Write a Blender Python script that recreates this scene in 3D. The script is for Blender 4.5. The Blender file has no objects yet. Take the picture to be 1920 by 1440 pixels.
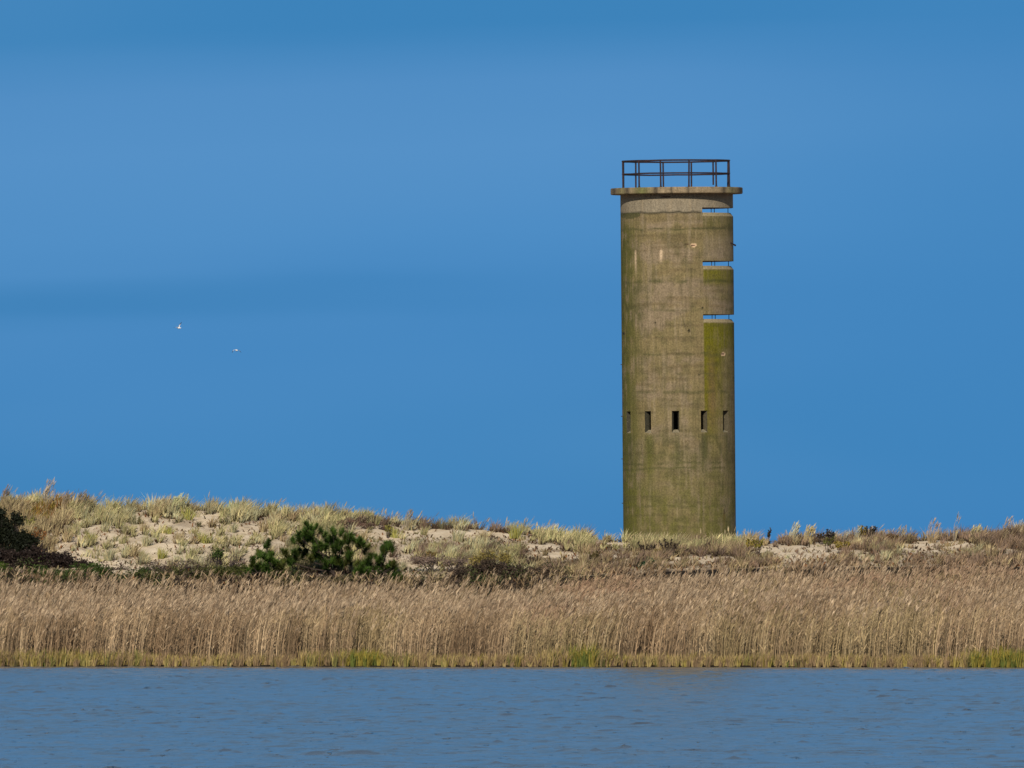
import bpy, bmesh, math
import numpy as np
from mathutils import Matrix, Vector

rng = np.random.default_rng(11)
sc = bpy.context.scene
COL = sc.collection

# ------------------------------------------------------------------ camera
FPX = 37350.0                    # focal length in photo pixels (1920 wide)
PITCH = 337.0 / FPX
ROLL = 0.0
CAM_Y = -300.0
EZ = 4.2
EYE = np.array([0.0, CAM_Y, EZ])
fwd = np.array([0, math.cos(PITCH), math.sin(PITCH)])
r0 = np.array([1.0, 0, 0]); u0 = np.array([0, -math.sin(PITCH), math.cos(PITCH)])
RV = math.cos(ROLL) * r0 - math.sin(ROLL) * u0
UV = math.sin(ROLL) * r0 + math.cos(ROLL) * u0
cam = bpy.data.cameras.new("camera")
cam.sensor_width = 36.0
cam.lens = FPX / 1920 * 36.0
cam.clip_start = 1.0
cam.clip_end = 30000.0
camo = bpy.data.objects.new("camera", cam)
COL.objects.link(camo)
M = Matrix.Identity(4)
for i in range(3):
    M[i][0] = RV[i]; M[i][1] = UV[i]; M[i][2] = -fwd[i]; M[i][3] = EYE[i]
camo.matrix_world = M
sc.camera = camo


def P(px, py, Y):
    """world point (x, y, z) seen at photo pixel (px, py) at distance Y"""
    px = np.asarray(px, float); py = np.asarray(py, float); Y = np.asarray(Y, float)
    a = px - 960.0; b = 720.0 - py
    dx = FPX * fwd[0] + a * RV[0] + b * UV[0]
    dy = FPX * fwd[1] + a * RV[1] + b * UV[1]
    dz = FPX * fwd[2] + a * RV[2] + b * UV[2]
    t = (Y - CAM_Y) / dy
    return np.stack([EYE[0] + dx * t, Y + 0 * t, EYE[2] + dz * t], -1)


def lin(r, g, b):
    f = lambda c: (c / 255 / 12.92) if c / 255 <= 0.04045 else ((c / 255 + 0.055) / 1.055) ** 2.4
    return (f(r), f(g), f(b))


# ------------------------------------------------------------------ world, sun, exposure
SUN_EL = math.radians(30)
SUN_AZ = math.radians(180 + 8)          # clockwise from +Y: behind the camera, to its left
W = bpy.data.worlds.new("World"); sc.world = W; W.use_nodes = True
wn = W.node_tree.nodes; wl = W.node_tree.links
for n in list(wn): wn.remove(n)


class NT:
    """tiny node-graph writer"""
    def __init__(s, tree): s.t = tree
    def n(s, kind, **kw):
        nd = s.t.nodes.new(kind)
        for k, v in kw.items(): setattr(nd, k, v)
        return nd
    def set(s, sock, v):
        if isinstance(v, bpy.types.NodeSocket): s.t.links.new(v, sock)
        elif v is not None:
            if isinstance(v, (tuple, list)) and len(v) == 3 and sock.type == 'RGBA': v = (*v, 1)
            sock.default_value = v
    def m(s, op, a, b=None, c=None, clamp=False):
        nd = s.n('ShaderNodeMath', operation=op, use_clamp=clamp)
        s.set(nd.inputs[0], a)
        if b is not None: s.set(nd.inputs[1], b)
        if c is not None: s.set(nd.inputs[2], c)
        return nd.outputs[0]
    def mix(s, f, a, b, blend='MIX'):
        nd = s.n('ShaderNodeMix', data_type='RGBA', blend_type=blend)
        s.set(nd.inputs[0], f); s.set(nd.inputs[6], a); s.set(nd.inputs[7], b)
        return nd.outputs[2]
    def step(s, x, a, b, y0=0.0, y1=1.0):
        nd = s.n('ShaderNodeMapRange', interpolation_type='SMOOTHSTEP')
        s.set(nd.inputs[0], x)
        nd.inputs[1].default_value = a; nd.inputs[2].default_value = b
        nd.inputs[3].default_value = y0; nd.inputs[4].default_value = y1
        return nd.outputs[0]
    def noise(s, vec, scale, detail=3.0, rough=0.5):
        nd = s.n('ShaderNodeTexNoise')
        s.set(nd.inputs['Vector'], vec)
        nd.inputs['Scale'].default_value = scale
        nd.inputs['Detail'].default_value = detail
        nd.inputs['Roughness'].default_value = rough
        return nd.outputs[0]
    def mapping(s, vec, scale=(1, 1, 1), loc=(0, 0, 0)):
        nd = s.n('ShaderNodeMapping')
        s.set(nd.inputs[0], vec); nd.inputs['Scale'].default_value = scale; nd.inputs['Location'].default_value = loc
        return nd.outputs[0]
    def ramp(s, x, stops):
        nd = s.n('ShaderNodeValToRGB'); s.set(nd.inputs[0], x)
        e = nd.color_ramp.elements
        while len(e) < len(stops): e.new(0.5)
        for k, (p, c) in enumerate(stops):
            e[k].position = p; e[k].color = (*c, 1)
        return nd.outputs[0]


g = NT(W.node_tree)
sky = g.n('ShaderNodeTexSky', sky_type='NISHITA', sun_disc=False)
sky.sun_elevation = SUN_EL; sky.sun_rotation = SUN_AZ
sky.altitude = 0; sky.air_density = 1.0; sky.dust_density = 0.4; sky.ozone_density = 3.0
tc = g.n('ShaderNodeTexCoord'); sep = g.n('ShaderNodeSeparateXYZ'); g.set(sep.inputs[0], tc.outputs['Generated'])
DX, DZ = sep.outputs[0], sep.outputs[2]
WARP = g.noise(g.mapping(tc.outputs['Generated'], (12, 12, 150)), 1.0, 3.0, 0.55)
el = g.m('ADD', DZ, g.m('MULTIPLY', g.m('SUBTRACT', WARP, 0.5), 0.0045))
el = g.m('ADD', el, g.m('MULTIPLY', DX, -0.03))
E = lambda y: (1057 - y) / FPX / 0.04
K = 15.0
def skc(r, g_, b): return tuple(c for c in lin(r, g_, b))
bank = g.ramp(g.m('DIVIDE', el, 0.04, clamp=True), [
    (0.0, skc(60, 129, 187)), (E(860), skc(63, 134, 191)), (E(690), skc(67, 136, 195)),
    (E(560), skc(69, 137, 196)), (E(430), skc(77, 143, 201)), (E(270), skc(83, 146, 203)),
    (E(165), skc(80, 143, 200)), (E(40), skc(60, 133, 190)), (1.0, skc(56, 129, 187))])
# one long darker streak low in the cloud bank, strongest towards the left
streak = g.m('MULTIPLY', g.step(el, 0.0121, 0.0134), g.step(el, 0.0150, 0.0136))
streak = g.m('MULTIPLY', streak, g.step(DX, 0.010, -0.026))
bank = g.mix(g.m('MULTIPLY', streak, 0.8), bank, skc(52, 127, 185))
# towards the right the bank is more even and a little deeper
bank = g.mix(g.m('MULTIPLY', g.step(DX, 0.003, 0.027), 0.6), bank, skc(63, 134, 193))
patch = g.noise(g.mapping(tc.outputs['Generated'], (18, 18, 80), (3, 1, 5)), 1.0, 2.0, 0.5)
bank = g.mix(g.m('MULTIPLY', g.step(patch, 0.42, 0.68), 0.2), bank, skc(92, 151, 204))
hb = g.n('ShaderNodeHueSaturation'); hb.inputs['Saturation'].default_value = 0.99; hb.inputs['Value'].default_value = 0.955; g.set(hb.inputs['Color'], bank); bank = hb.outputs[0]
bankk = g.n('ShaderNodeVectorMath', operation='SCALE'); g.set(bankk.inputs[0], bank); bankk.inputs[3].default_value = K
hs = g.n('ShaderNodeHueSaturation'); hs.inputs['Saturation'].default_value = 1.1; g.set(hs.inputs['Color'], sky.outputs[0])
cover = g.step(DZ, 0.05, 0.26, 1.0, 0.0)
skyc = g.mix(cover, hs.outputs[0], bankk.outputs[0])
bg = g.n('ShaderNodeBackground'); g.set(bg.inputs[0], skyc); bg.inputs[1].default_value = 1.0 / K
out = g.n('ShaderNodeOutputWorld'); wl.new(bg.outputs[0], out.inputs[0])

sun = bpy.data.lights.new("sun", 'SUN'); sun.energy = 4.8; sun.angle = math.radians(0.5); sun.color = (1.0, 0.93, 0.82)
suno = bpy.data.objects.new("sun", sun); COL.objects.link(suno)
to_sun = Vector((math.sin(SUN_AZ) * math.cos(SUN_EL), math.cos(SUN_AZ) * math.cos(SUN_EL), math.sin(SUN_EL)))
suno.rotation_euler = to_sun.to_track_quat('Z', 'Y').to_euler(); suno.location = (0, 0, 60)
vs = sc.view_settings
vs.view_transform = 'Standard'; vs.look = 'None'; vs.exposure = 0.0; vs.gamma = 1.0; vs.use_curve_mapping = False
sc.cycles.max_bounces = 5; sc.cycles.diffuse_bounces = 3; sc.cycles.transparent_max_bounces = 4

# ------------------------------------------------------------------ numpy helpers
def hash2(ix, iy, seed):
    h = (ix.astype(np.int64) * 374761393 + iy.astype(np.int64) * 668265263 + seed * 1442695041) & 0x7fffffff
    h = ((h ^ (h >> 13)) * 1274126177) & 0x7fffffff
    return ((h ^ (h >> 16)) & 0xffff) / 65535.0

def vn(x, y, seed=0):
    x = np.asarray(x, float); y = np.asarray(y, float)
    ix = np.floor(x); iy = np.floor(y); fx = x - ix; fy = y - iy
    fx = fx * fx * (3 - 2 * fx); fy = fy * fy * (3 - 2 * fy)
    a = hash2(ix, iy, seed); b = hash2(ix + 1, iy, seed); c = hash2(ix, iy + 1, seed); d = hash2(ix + 1, iy + 1, seed)
    return (a * (1 - fx) + b * fx) * (1 - fy) + (c * (1 - fx) + d * fx) * fy

def fbm(x, y, seed=0, o=4):
    s = 0; a = 1; t = 0
    for k in range(o):
        s = s + a * vn(x * 2 ** k, y * 2 ** k, seed + k * 17); t += a; a *= 0.5
    return s / t

def ss(x, a, b):
    t = np.clip((np.asarray(x, float) - a) / (b - a), 0, 1); return t * t * (3 - 2 * t)

def make_mesh(name, V, T, C=None, smooth=False):
    V = np.asarray(V, np.float32).reshape(-1, 3); T = np.asarray(T, np.int32)
    k = T.shape[1]
    me = bpy.data.meshes.new(name)
    me.vertices.add(len(V)); me.vertices.foreach_set('co', V.ravel())
    me.loops.add(T.size); me.loops.foreach_set('vertex_index', T.ravel())
    me.polygons.add(len(T)); me.polygons.foreach_set('loop_start', np.arange(len(T), dtype=np.int32) * k)
    me.polygons.foreach_set('use_smooth', np.full(len(T), smooth))
    if C is not None:
        at = me.attributes.new('col', 'FLOAT_COLOR', 'POINT')
        C = np.asarray(C, np.float32).reshape(-1, 3)
        at.data.foreach_set('color', np.concatenate([C, np.ones((len(C), 1), np.float32)], 1).ravel())
    me.update(calc_edges=True); me.validate()
    return me

def link(name, me, mat, parent=None):
    o = bpy.data.objects.new(name, me); COL.objects.link(o)
    if mat is not None and len(me.materials) == 0: me.materials.append(mat)
    if parent is not None: o.parent = parent
    return o

def tag(o, label=None, cat=None, group=None, kind=None):
    if label: o['label'] = label
    if cat: o['category'] = cat
    if group: o['group'] = group
    if kind: o['kind'] = kind
    return o

def empty(name, loc, rz=0.0):
    o = bpy.data.objects.new(name, None); COL.objects.link(o); o.location = loc; o.rotation_euler = (0, 0, rz)
    o.empty_display_size = 0.2
    return o


class Soup:
    """collects triangles with point colours"""
    def __init__(s): s.V = []; s.T = []; s.C = []; s.n = 0
    def add(s, V, T, C):
        V = np.asarray(V, np.float32).reshape(-1, 3); T = np.asarray(T).reshape(-1, 3)
        s.V.append(V); s.T.append(T + s.n); s.n += len(V)
        s.C.append(np.broadcast_to(np.asarray(C, np.float32), V.shape).copy() if np.ndim(C) == 1 else np.asarray(C, np.float32).reshape(-1, 3))
    def ribbons(s, base, tip, width, col0, col1, bend=None, segs=2, yaw=None, shape='blade'):
        """curved strips from base to tip; bend is added at the middle, sides are turned by yaw"""
        base = np.asarray(base, float); tip = np.asarray(tip, float); N = len(base)
        if N == 0: return
        if yaw is None: yaw = rng.uniform(-0.9, 0.9, N)
        w = np.broadcast_to(width, (N,)); side = np.stack([np.cos(yaw), np.sin(yaw), 0 * yaw], -1)
        if bend is None: bend = np.zeros((N, 3))
        col0 = np.broadcast_to(col0, (N, 3)); col1 = np.broadcast_to(col1, (N, 3))
        VV = []; CC = []
        for k in range(segs):
            u = k / segs
            c = base + (tip - base) * u + bend * (4 * u * (1 - u))
            ww = w * (1 - 0.35 * u) if shape == 'blade' else (w * 0.35 if k == 0 else w * (1.15 - 0.5 * u))
            VV += [c - side * (ww / 2)[:, None], c + side * (ww / 2)[:, None]]
            cc = col0 * (1 - u) + col1 * u; CC += [cc, cc]
        VV.append(tip); CC.append(col1)
        V = np.stack(VV, 1); C = np.stack(CC, 1); m = V.shape[1]
        T = []
        for k in range(segs - 1):
            a = 2 * k; T += [[a, a + 1, a + 3], [a, a + 3, a + 2]]
        T.append([m - 3, m - 2, m - 1])
        T = np.array(T)[None] + (np.arange(N) * m)[:, None, None]
        s.add(V, T, C)
    def tube(s, pts, rad, col, sides=5):
        pts = np.asarray(pts, float); rad = np.broadcast_to(rad, (len(pts),)); n = len(pts)
        V = []
        for i in range(n):
            d = pts[min(i + 1, n - 1)] - pts[max(i - 1, 0)]; d = d / (np.linalg.norm(d) + 1e-9)
            a = np.cross(d, [0.3, 0.9, 0.2]); a /= np.linalg.norm(a) + 1e-9; b = np.cross(d, a)
            for k in range(sides):
                t = 2 * math.pi * k / sides
                V.append(pts[i] + rad[i] * (a * math.cos(t) + b * math.sin(t)))
        T = []
        for i in range(n - 1):
            for k in range(sides):
                a = i * sides + k; b_ = i * sides + (k + 1) % sides
                T += [[a, b_, b_ + sides], [a, b_ + sides, a + sides]]
        for e, rev in ((0, True), ((n - 1) * sides, False)):
            for k in range(1, sides - 1):
                t = [e, e + k, e + k + 1]; T.append(t[::-1] if rev else t)
        s.add(V, T, col)
    def quads(s, cen, u, v, col):
        """small leaf quads: centre +- u +- v"""
        cen = np.asarray(cen, float); N = len(cen)
        V = np.stack([cen - u - v * .3, cen + u * .2 - v, cen + u, cen + u * .1 + v], 1)
        T = np.array([[0, 1, 2], [0, 2, 3]])[None] + (np.arange(N) * 4)[:, None, None]
        C = np.repeat(np.broadcast_to(col, (N, 3))[:, None], 4, 1)
        s.add(V, T, C)
    def mesh(s, name): return make_mesh(name, np.concatenate(s.V), np.concatenate(s.T), np.concatenate(s.C))
    def link(s, name, mat, parent=None): return link(name, s.mesh(name), mat, parent)


# ------------------------------------------------------------------ materials
def mat_plant(name, transl=0.22, rough=0.85, sat=1.0, gain=1.0):
    m = bpy.data.materials.new(name); m.use_nodes = True; t = m.node_tree
    for n in list(t.nodes): t.nodes.remove(n)
    q = NT(t)
    at = q.n('ShaderNodeAttribute', attribute_name='col')
    geo = q.n('ShaderNodeNewGeometry')
    nz = q.noise(geo.outputs['Position'], 6.0, 2.0, 0.6)
    hs = q.n('ShaderNodeHueSaturation'); q.set(hs.inputs['Color'], at.outputs['Color'])
    q.set(hs.inputs['Value'], q.step(nz, 0.3, 0.7, 0.78 * gain, 1.22 * gain)); hs.inputs['Saturation'].default_value = sat
    b = q.n('ShaderNodeBsdfPrincipled'); q.set(b.inputs['Base Color'], hs.outputs[0])
    b.inputs['Roughness'].default_value = rough; b.inputs['Specular IOR Level'].default_value = 0.15
    tr = q.n('ShaderNodeBsdfTranslucent'); q.set(tr.inputs[0], hs.outputs[0])
    mx = q.n('ShaderNodeMixShader'); mx.inputs[0].default_value = transl
    t.links.new(b.outputs[0], mx.inputs[1]); t.links.new(tr.outputs[0], mx.inputs[2])
    o = q.n('ShaderNodeOutputMaterial'); t.links.new(mx.outputs[0], o.inputs[0])
    return m

def mat_bark():
    m = bpy.data.materials.new("bark"); m.use_nodes = True; q = NT(m.node_tree)
    b = m.node_tree.nodes['Principled BSDF']
    at = q.n('ShaderNodeAttribute', attribute_name='col'); geo = q.n('ShaderNodeNewGeometry')
    nz = q.noise(geo.outputs['Position'], 30.0, 3.0, 0.6)
    q.set(b.inputs['Base Color'], q.mix(q.step(nz, 0.35, 0.7), q.mix(1.0, at.outputs['Color'], (0.55, 0.55, 0.55), 'MULTIPLY'), at.outputs['Color']))
    b.inputs['Roughness'].default_value = 0.9
    return m

def mat_sand():
    m = bpy.data.materials.new("sand"); m.use_nodes = True; q = NT(m.node_tree)
    b = m.node_tree.nodes['Principled BSDF']; geo = q.n('ShaderNodeNewGeometry'); pos = geo.outputs['Position']
    at = q.n('ShaderNodeAttribute', attribute_name='col')
    n1 = q.noise(q.mapping(pos, (1, 0.5, 1)), 1.3, 5.0, 0.6); n2 = q.noise(pos, 9.0, 4.0, 0.65)
    sep = q.n('ShaderNodeSeparateColor'); q.set(sep.inputs[0], at.outputs['Color'])
    sand = q.mix(q.step(n1, 0.35, 0.65), (0.60, 0.47, 0.31), (0.70, 0.57, 0.40))
    sand = q.mix(q.m('MULTIPLY', q.step(n2, 0.5, 0.72), 0.5), sand, (0.36, 0.27, 0.17))
    litter = q.mix(q.step(n2, 0.4, 0.6), (0.13, 0.09, 0.055), (0.24, 0.17, 0.11))
    mud = q.mix(n2, (0.012, 0.009, 0.006), (0.035, 0.026, 0.017))
    c = q.mix(sep.outputs[0], sand, litter); c = q.mix(sep.outputs[1], c, mud)
    q.set(b.inputs['Base Color'], c); b.inputs['Roughness'].default_value = 0.95; b.inputs['Specular IOR Level'].default_value = 0.1
    bp = q.n('ShaderNodeBump'); bp.inputs['Strength'].default_value = 0.7; bp.inputs['Distance'].default_value = 0.12
    q.set(bp.inputs['Height'], q.m('ADD', q.m('MULTIPLY', n1, 1.4), q.m('MULTIPLY', n2, 0.6))); q.set(b.inputs['Normal'], bp.outputs[0])
    return m

def mat_water():
    m = bpy.data.materials.new("water"); m.use_nodes = True; q = NT(m.node_tree)
    b = m.node_tree.nodes['Principled BSDF']; geo = q.n('ShaderNodeNewGeometry'); pos = geo.outputs['Position']
    b.inputs['Base Color'].default_value = (0.095, 0.110, 0.118, 1)
    b.inputs['Roughness'].default_value = 0.15; b.inputs['IOR'].default_value = 1.33
    n1 = q.noise(q.mapping(pos, (1, 0.30, 1)), 5.0, 4.0, 0.65)
    n2 = q.noise(q.mapping(pos, (1, 0.13, 1), (7, 3, 0)), 3.0, 3.0, 0.6)
    crest = q.m('MULTIPLY', q.step(n2, 0.62, 0.74), 5.0)
    bp = q.n('ShaderNodeBump'); bp.inputs['Strength'].default_value = 0.9; bp.inputs['Distance'].default_value = 0.04
    q.set(bp.inputs['Height'], q.m('ADD', n1, crest)); q.set(b.inputs['Normal'], bp.outputs[0])
    return m

def mat_concrete(name="weathered_concrete"):
    m = bpy.data.materials.new(name); m.use_nodes = True; q = NT(m.node_tree)
    b = m.node_tree.nodes['Principled BSDF']
    tcn = q.n('ShaderNodeTexCoord'); pos = tcn.outputs['Object']
    at = q.n('ShaderNodeAttribute', attribute_name='col')
    n1 = q.noise(pos, 14.0, 5.0, 0.7); n2 = q.noise(q.mapping(pos, (1, 1, 0.12)), 9.0, 3.0, 0.6)
    vo = q.n('ShaderNodeTexVoronoi'); q.set(vo.inputs['Vector'], pos); vo.inputs['Scale'].default_value = 16.0
    gray = q.step(n1, 0.3, 0.72, 0.72, 1.30)
    gray = q.m('MULTIPLY', gray, q.step(n2, 0.3, 0.7, 0.9, 1.1))
    hs = q.n('ShaderNodeHueSaturation'); q.set(hs.inputs['Color'], at.outputs['Color']); q.set(hs.inputs['Value'], gray)
    peb = q.step(vo.outputs['Distance'], 0.16, 0.08)
    pc = q.n('ShaderNodeSeparateColor'); q.set(pc.inputs[0], vo.outputs['Color'])
    peb = q.m('MULTIPLY', peb, q.step(pc.outputs[0], 0.72, 0.8))
    c = q.mix(q.m('MULTIPLY', peb, 0.75), hs.outputs[0], (0.42, 0.32, 0.20))
    q.set(b.inputs['Base Color'], c); b.inputs['Roughness'].default_value = 0.93; b.inputs['Specular IOR Level'].default_value = 0.2
    bp = q.n('ShaderNodeBump'); bp.inputs['Strength'].default_value = 0.6; bp.inputs['Distance'].default_value = 0.03
    q.set(bp.inputs['Height'], q.m('ADD', n1, q.m('MULTIPLY', n2, 0.4))); q.set(b.inputs['Normal'], bp.outputs[0])
    return m

def mat_rust():
    m = bpy.data.materials.new("rusty_steel"); m.use_nodes = True; q = NT(m.node_tree)
    b = m.node_tree.nodes['Principled BSDF']; tcn = q.n('ShaderNodeTexCoord')
    n = q.noise(tcn.outputs['Object'], 9.0, 4.0, 0.6)
    q.set(b.inputs['Base Color'], q.mix(q.step(n, 0.4, 0.65), (0.008, 0.004, 0.006), (0.030, 0.010, 0.010)))
    b.inputs['Roughness'].default_value = 0.8
    return m

def mat_feather():
    m = bpy.data.materials.new("feathers"); m.use_nodes = True; q = NT(m.node_tree)
    b = m.node_tree.nodes['Principled BSDF']; at = q.n('ShaderNodeAttribute', attribute_name='col')
    q.set(b.inputs['Base Color'], at.outputs['Color']); b.inputs['Roughness'].default_value = 0.7
    return m

M_REED = mat_plant("dry_reed", 0.05, 0.85, 1.12, 0.90); M_GRASS = mat_plant("dune_grass", 0.10, 0.85, 1.1, 1.0); M_LEAF = mat_plant("shrub_leaf", 0.12, 0.6)
M_NEEDLE = mat_plant("pine_needle", 0.12, 0.55); M_BARK = mat_bark(); M_SAND = mat_sand(); M_WATER = mat_water()
M_CONC = mat_concrete(); M_RUST = mat_rust(); M_FEATH = mat_feather()

# ------------------------------------------------------------------ terrain shape
CX = [-400, 0, 90, 200, 330, 450, 600, 700, 760, 900, 1000, 1100, 1180, 1280, 1380, 1480, 1600, 1700, 1800, 1920, 2300]
CY = [945, 940, 941, 951, 950, 954, 961, 968, 978, 987, 996, 1006, 1013, 1021, 1019, 1016, 1014, 1013, 1006, 998, 985]
FXp = [-400, 0, 200, 400, 760, 900, 1100, 1300, 1500, 1920, 2300]
FYp = [1085, 1085, 1090, 1093, 1095, 1095, 1078, 1068, 1062, 1062, 1062]
Y_FOOT, Y_CREST = 547.0, 568.0

def crest_y(px): return np.interp(px, CX, CY) + np.interp(px, [0, 900, 1150, 1300, 1500, 1920], [7, 7, 5, 1, 2, 5])

def shore(px):
    px = np.asarray(px, float)
    return 510.6 + 0.55 * (vn(px / 90, px * 0, 5) - 0.5) + 0.5 * (fbm(px / 22, px * 0, 6, 2) - .5) + 4.0 * np.clip((960 - px) / 960, -1.5, 1.5)

def ground(px, Y):
    """ground height for photo column px at distance Y"""
    px = np.asarray(px, float); Y = np.asarray(Y, float); px, Y = np.broadcast_arrays(px, Y)
    s = ss(px, 850, 1300)
    wob = 1.6 * (vn(px / 90, px * 0, 5) - 0.5)
    zf = P(px, np.interp(px, FXp, FYp), Y_FOOT)[..., 2]
    zc = P(px, crest_y(px), Y_CREST)[..., 2]
    # flat marsh and bank
    sh = shore(px)
    z = np.interp
    out = np.where(Y < sh, -0.35 * np.clip((sh - Y) / 1.5, 0, 3), 0)
    a = 0.07 * ss(Y, sh, sh + 0.3)
    m1 = 0.45 + 0.5 * s; m2 = 0.75 + 1.35 * s
    marsh = a + (m1 - 0.07) * ss(Y, sh + 1.5, 531) + (m2 - m1) * np.clip((Y - 529) / 12, 0, 1)
    bank = marsh + (zf - m2) * ss(Y, 540.5, Y_FOOT) * (Y > 540)
    t = np.clip((Y - Y_FOOT) / (Y_CREST - Y_FOOT), 0, 1)
    yf = np.interp(px, FXp, FYp); yc = crest_y(px)
    tt = t ** 0.85
    bump = (fbm(px / 70, Y / 5.5, 31, 3) - 0.5) * 22 + (fbm(px / 25, Y / 2.0, 71, 2) - 0.5) * 7
    yimg = yf + (yc - yf) * tt + bump * np.sin(np.pi * t) ** 0.7
    # wind-cut ledges on the right of the pines
    led = np.exp(-((px - 830) / 75) ** 2)
    yimg = yimg - led * 6 * (ss(t, 0.10, 0.14) - ss(t, 0.14, 0.45)) - led * 7 * (ss(t, 0.30, 0.34) - ss(t, 0.34, 0.6))
    dune = P(px, yimg, Y)[..., 2]
    zz = np.where(Y < sh, out, np.where(Y < Y_FOOT, bank, dune))
    back = zc - 1.3 * ss(Y, Y_CREST, Y_CREST + 12) + 0.3 * ss(Y, Y_CREST + 1, Y_CREST + 9) * (fbm(px / 60, Y / 4, 9, 2) - .5)
    back = back - (zc - 1.3 + 0.8) * ss(Y, 625, 700)
    return np.where(Y > Y_CREST, back, zz)

def px_of(x, Y): return 960 + FPX * np.asarray(x, float) / (np.asarray(Y, float) - CAM_Y)
def x_of(px, Y): return (np.asarray(px, float) - 960) * (np.asarray(Y, float) - CAM_Y) / FPX
def img_y(px, z, Y):   # photo row of a point (roll included to first order)
    return 1057 - FPX * (np.asarray(z) - EZ) / (np.asarray(Y) - CAM_Y) - math.sin(ROLL) * (np.asarray(px) - 960)

SANDS = [(330, 1018, 250, 56, .60), (232, 958, 66, 11, 1.0), (385, 968, 58, 11, .9), (190, 1045, 60, 22, .85), (250, 1062, 120, 20, .7), (520, 1000, 60, 35, .45),
         (835, 997, 175, 13, 1.0), (715, 1002, 60, 17, .85), (960, 1000, 60, 10, .9), (815, 1066, 75, 7, 1.0), (830, 1086, 55, 5, 1.0), (745, 1040, 50, 22, .5),
         (1030, 1024, 42, 6, .8), (1155, 1020, 42, 7, .9), (1275, 1050, 34, 8, .6), (1432, 1028, 38, 13, .8), (1500, 1036, 72, 15, .95),
         (1548, 1027, 46, 14, 1.0), (1720, 1027, 52, 13, .9), (1765, 1019, 56, 15, .95), (1600, 1030, 40, 9, .5), (1060, 1042, 70, 6, .75), (1345, 1050, 55, 7, .75), (1640, 1042, 60, 7, .75), (1870, 1034, 40, 6, .6), (1180, 1044, 50, 5, .7), (1110, 1018, 40, 5, .7)]
def sand_at(px, py):
    px = np.asarray(px, float); py = np.asarray(py, float); s = 0 * px
    wx_ = px + 46 * (fbm(px / 30, py / 7, 501, 3) - .5); py = py + 12 * (fbm(px / 24, py / 9, 502, 3) - .5); px = wx_
    for cx, cy, rx, ry, k in SANDS:
        s = np.maximum(s, k * (1 - ss(np.hypot((px - cx) / rx, (py - cy) / ry), 0.6, 1.25)))
    return s

# terrain grid
xs = np.unique(np.concatenate([np.linspace(-700, -60, 20), np.linspace(-60, -27, 24), np.arange(-27, 30.01, 0.2), np.linspace(30, 60, 24), np.linspace(60, 700, 20)]))
ys = np.unique(np.concatenate([np.linspace(500, 509, 5), np.arange(509, 513, 0.4), np.arange(513, 541, 1.0), np.arange(541, 547, 0.6), np.arange(547, 570, 0.18), np.arange(570, 625, 1.5), np.linspace(625, 760, 24)]))
GX, GY = np.meshgrid(xs, ys)
GP = np.clip(px_of(GX, GY), -2500, 4500)
GZ = ground(GP, GY)
GZ = GZ + np.where((GY > 547) & (GY < 600), (fbm(GX * 1.3, GY * 1.3, 3, 3) - .5) * 0.10, 0)
GZ[0, :] = -1.5; GZ[-1, :] = -1.5
IY = img_y(GP, GZ, GY)
litter = np.clip(0.72 - 1.1 * sand_at(GP, IY) + 1.5 * (fbm(GX / 1.1, GY / 1.6, 40, 3) - .55), 0, 1) * ((GY > 545) & (GY < 600))
mud = np.maximum((GY < 546.5) * 1.0, ss(GY, 549.2, 548.0) * ss(GP, 1090, 1030))
nx, ny = len(xs), len(ys)
idx = np.arange(nx * ny).reshape(ny, nx)
Q = np.stack([idx[:-1, :-1], idx[:-1, 1:], idx[1:, 1:], idx[1:, :-1]], -1).reshape(-1, 4)
me = make_mesh("sand_dune", np.stack([GX, GY, GZ], -1), Q, np.stack([litter, mud, 0 * mud], -1), True)
tag(link("sand_dune", me, M_SAND), kind='structure')

# ------------------------------------------------------------------ water
wx = np.arange(-25.5, 27.01, 0.17)
wy = [98.0]
while wy[-1] < 512.5: wy.append(wy[-1] + 0.30 + 0.10 * (wy[-1] - 98) / 400)
wy = np.array(wy)
X, Yw = np.meshgrid(wx, wy)
Z = np.zeros_like(X)
for k in range(26):
    lam = 0.62 * (1.045 ** k)
    ang = math.radians(rng.normal(62, 34)); A = 0.0046 * lam ** 0.55
    kx, ky = math.cos(ang) * 2 * math.pi / lam, math.sin(ang) * 2 * math.pi / lam
    ph = kx * X + ky * Yw + rng.uniform(0, 6.28) + 2.0 * fbm(X / 3.5, Yw / 3.5, 100 + k, 2)
    Z += A * (np.sin(ph) + 0.35 * np.sin(2 * ph + 1.5))
gust = 0.45 + 0.9 * fbm(X / 7, Yw / 16, 55, 3)
chop = ss(vn(X / .36, Yw / 1.0, 900), .80, .97) * ss(vn(X / 1.3 + 5, Yw / 3.0, 901), .45, .75) * .06
chop2 = ss(vn(X / .8 + 9, Yw / 1.4, 903), .84, .98) * ss(vn(X / 3 + 5, Yw / 7.0, 904), .5, .7) * .06
Z = Z * gust * (1 - 0.6 * ss(Yw, 490, 507)) * .85 + np.maximum(chop, chop2 * .5)
edge = ss(X, wx[0], wx[0] + 2) * ss(X, wx[-1], wx[-1] - 2) * ss(Yw, 98, 102)
Z = Z * edge; Z[-1, :] = 0
nX, nY = len(wx), len(wy); idx = np.arange(nX * nY).reshape(nY, nX)
Q = np.stack([idx[:-1, :-1], idx[:-1, 1:], idx[1:, 1:], idx[1:, :-1]], -1).reshape(-1, 4)
V = np.stack([X, Yw, Z], -1).reshape(-1, 3)
b = len(V); x0, x1, y0, y1 = wx[0], wx[-1], wy[0], wy[-1]; B = 9000.0
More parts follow.
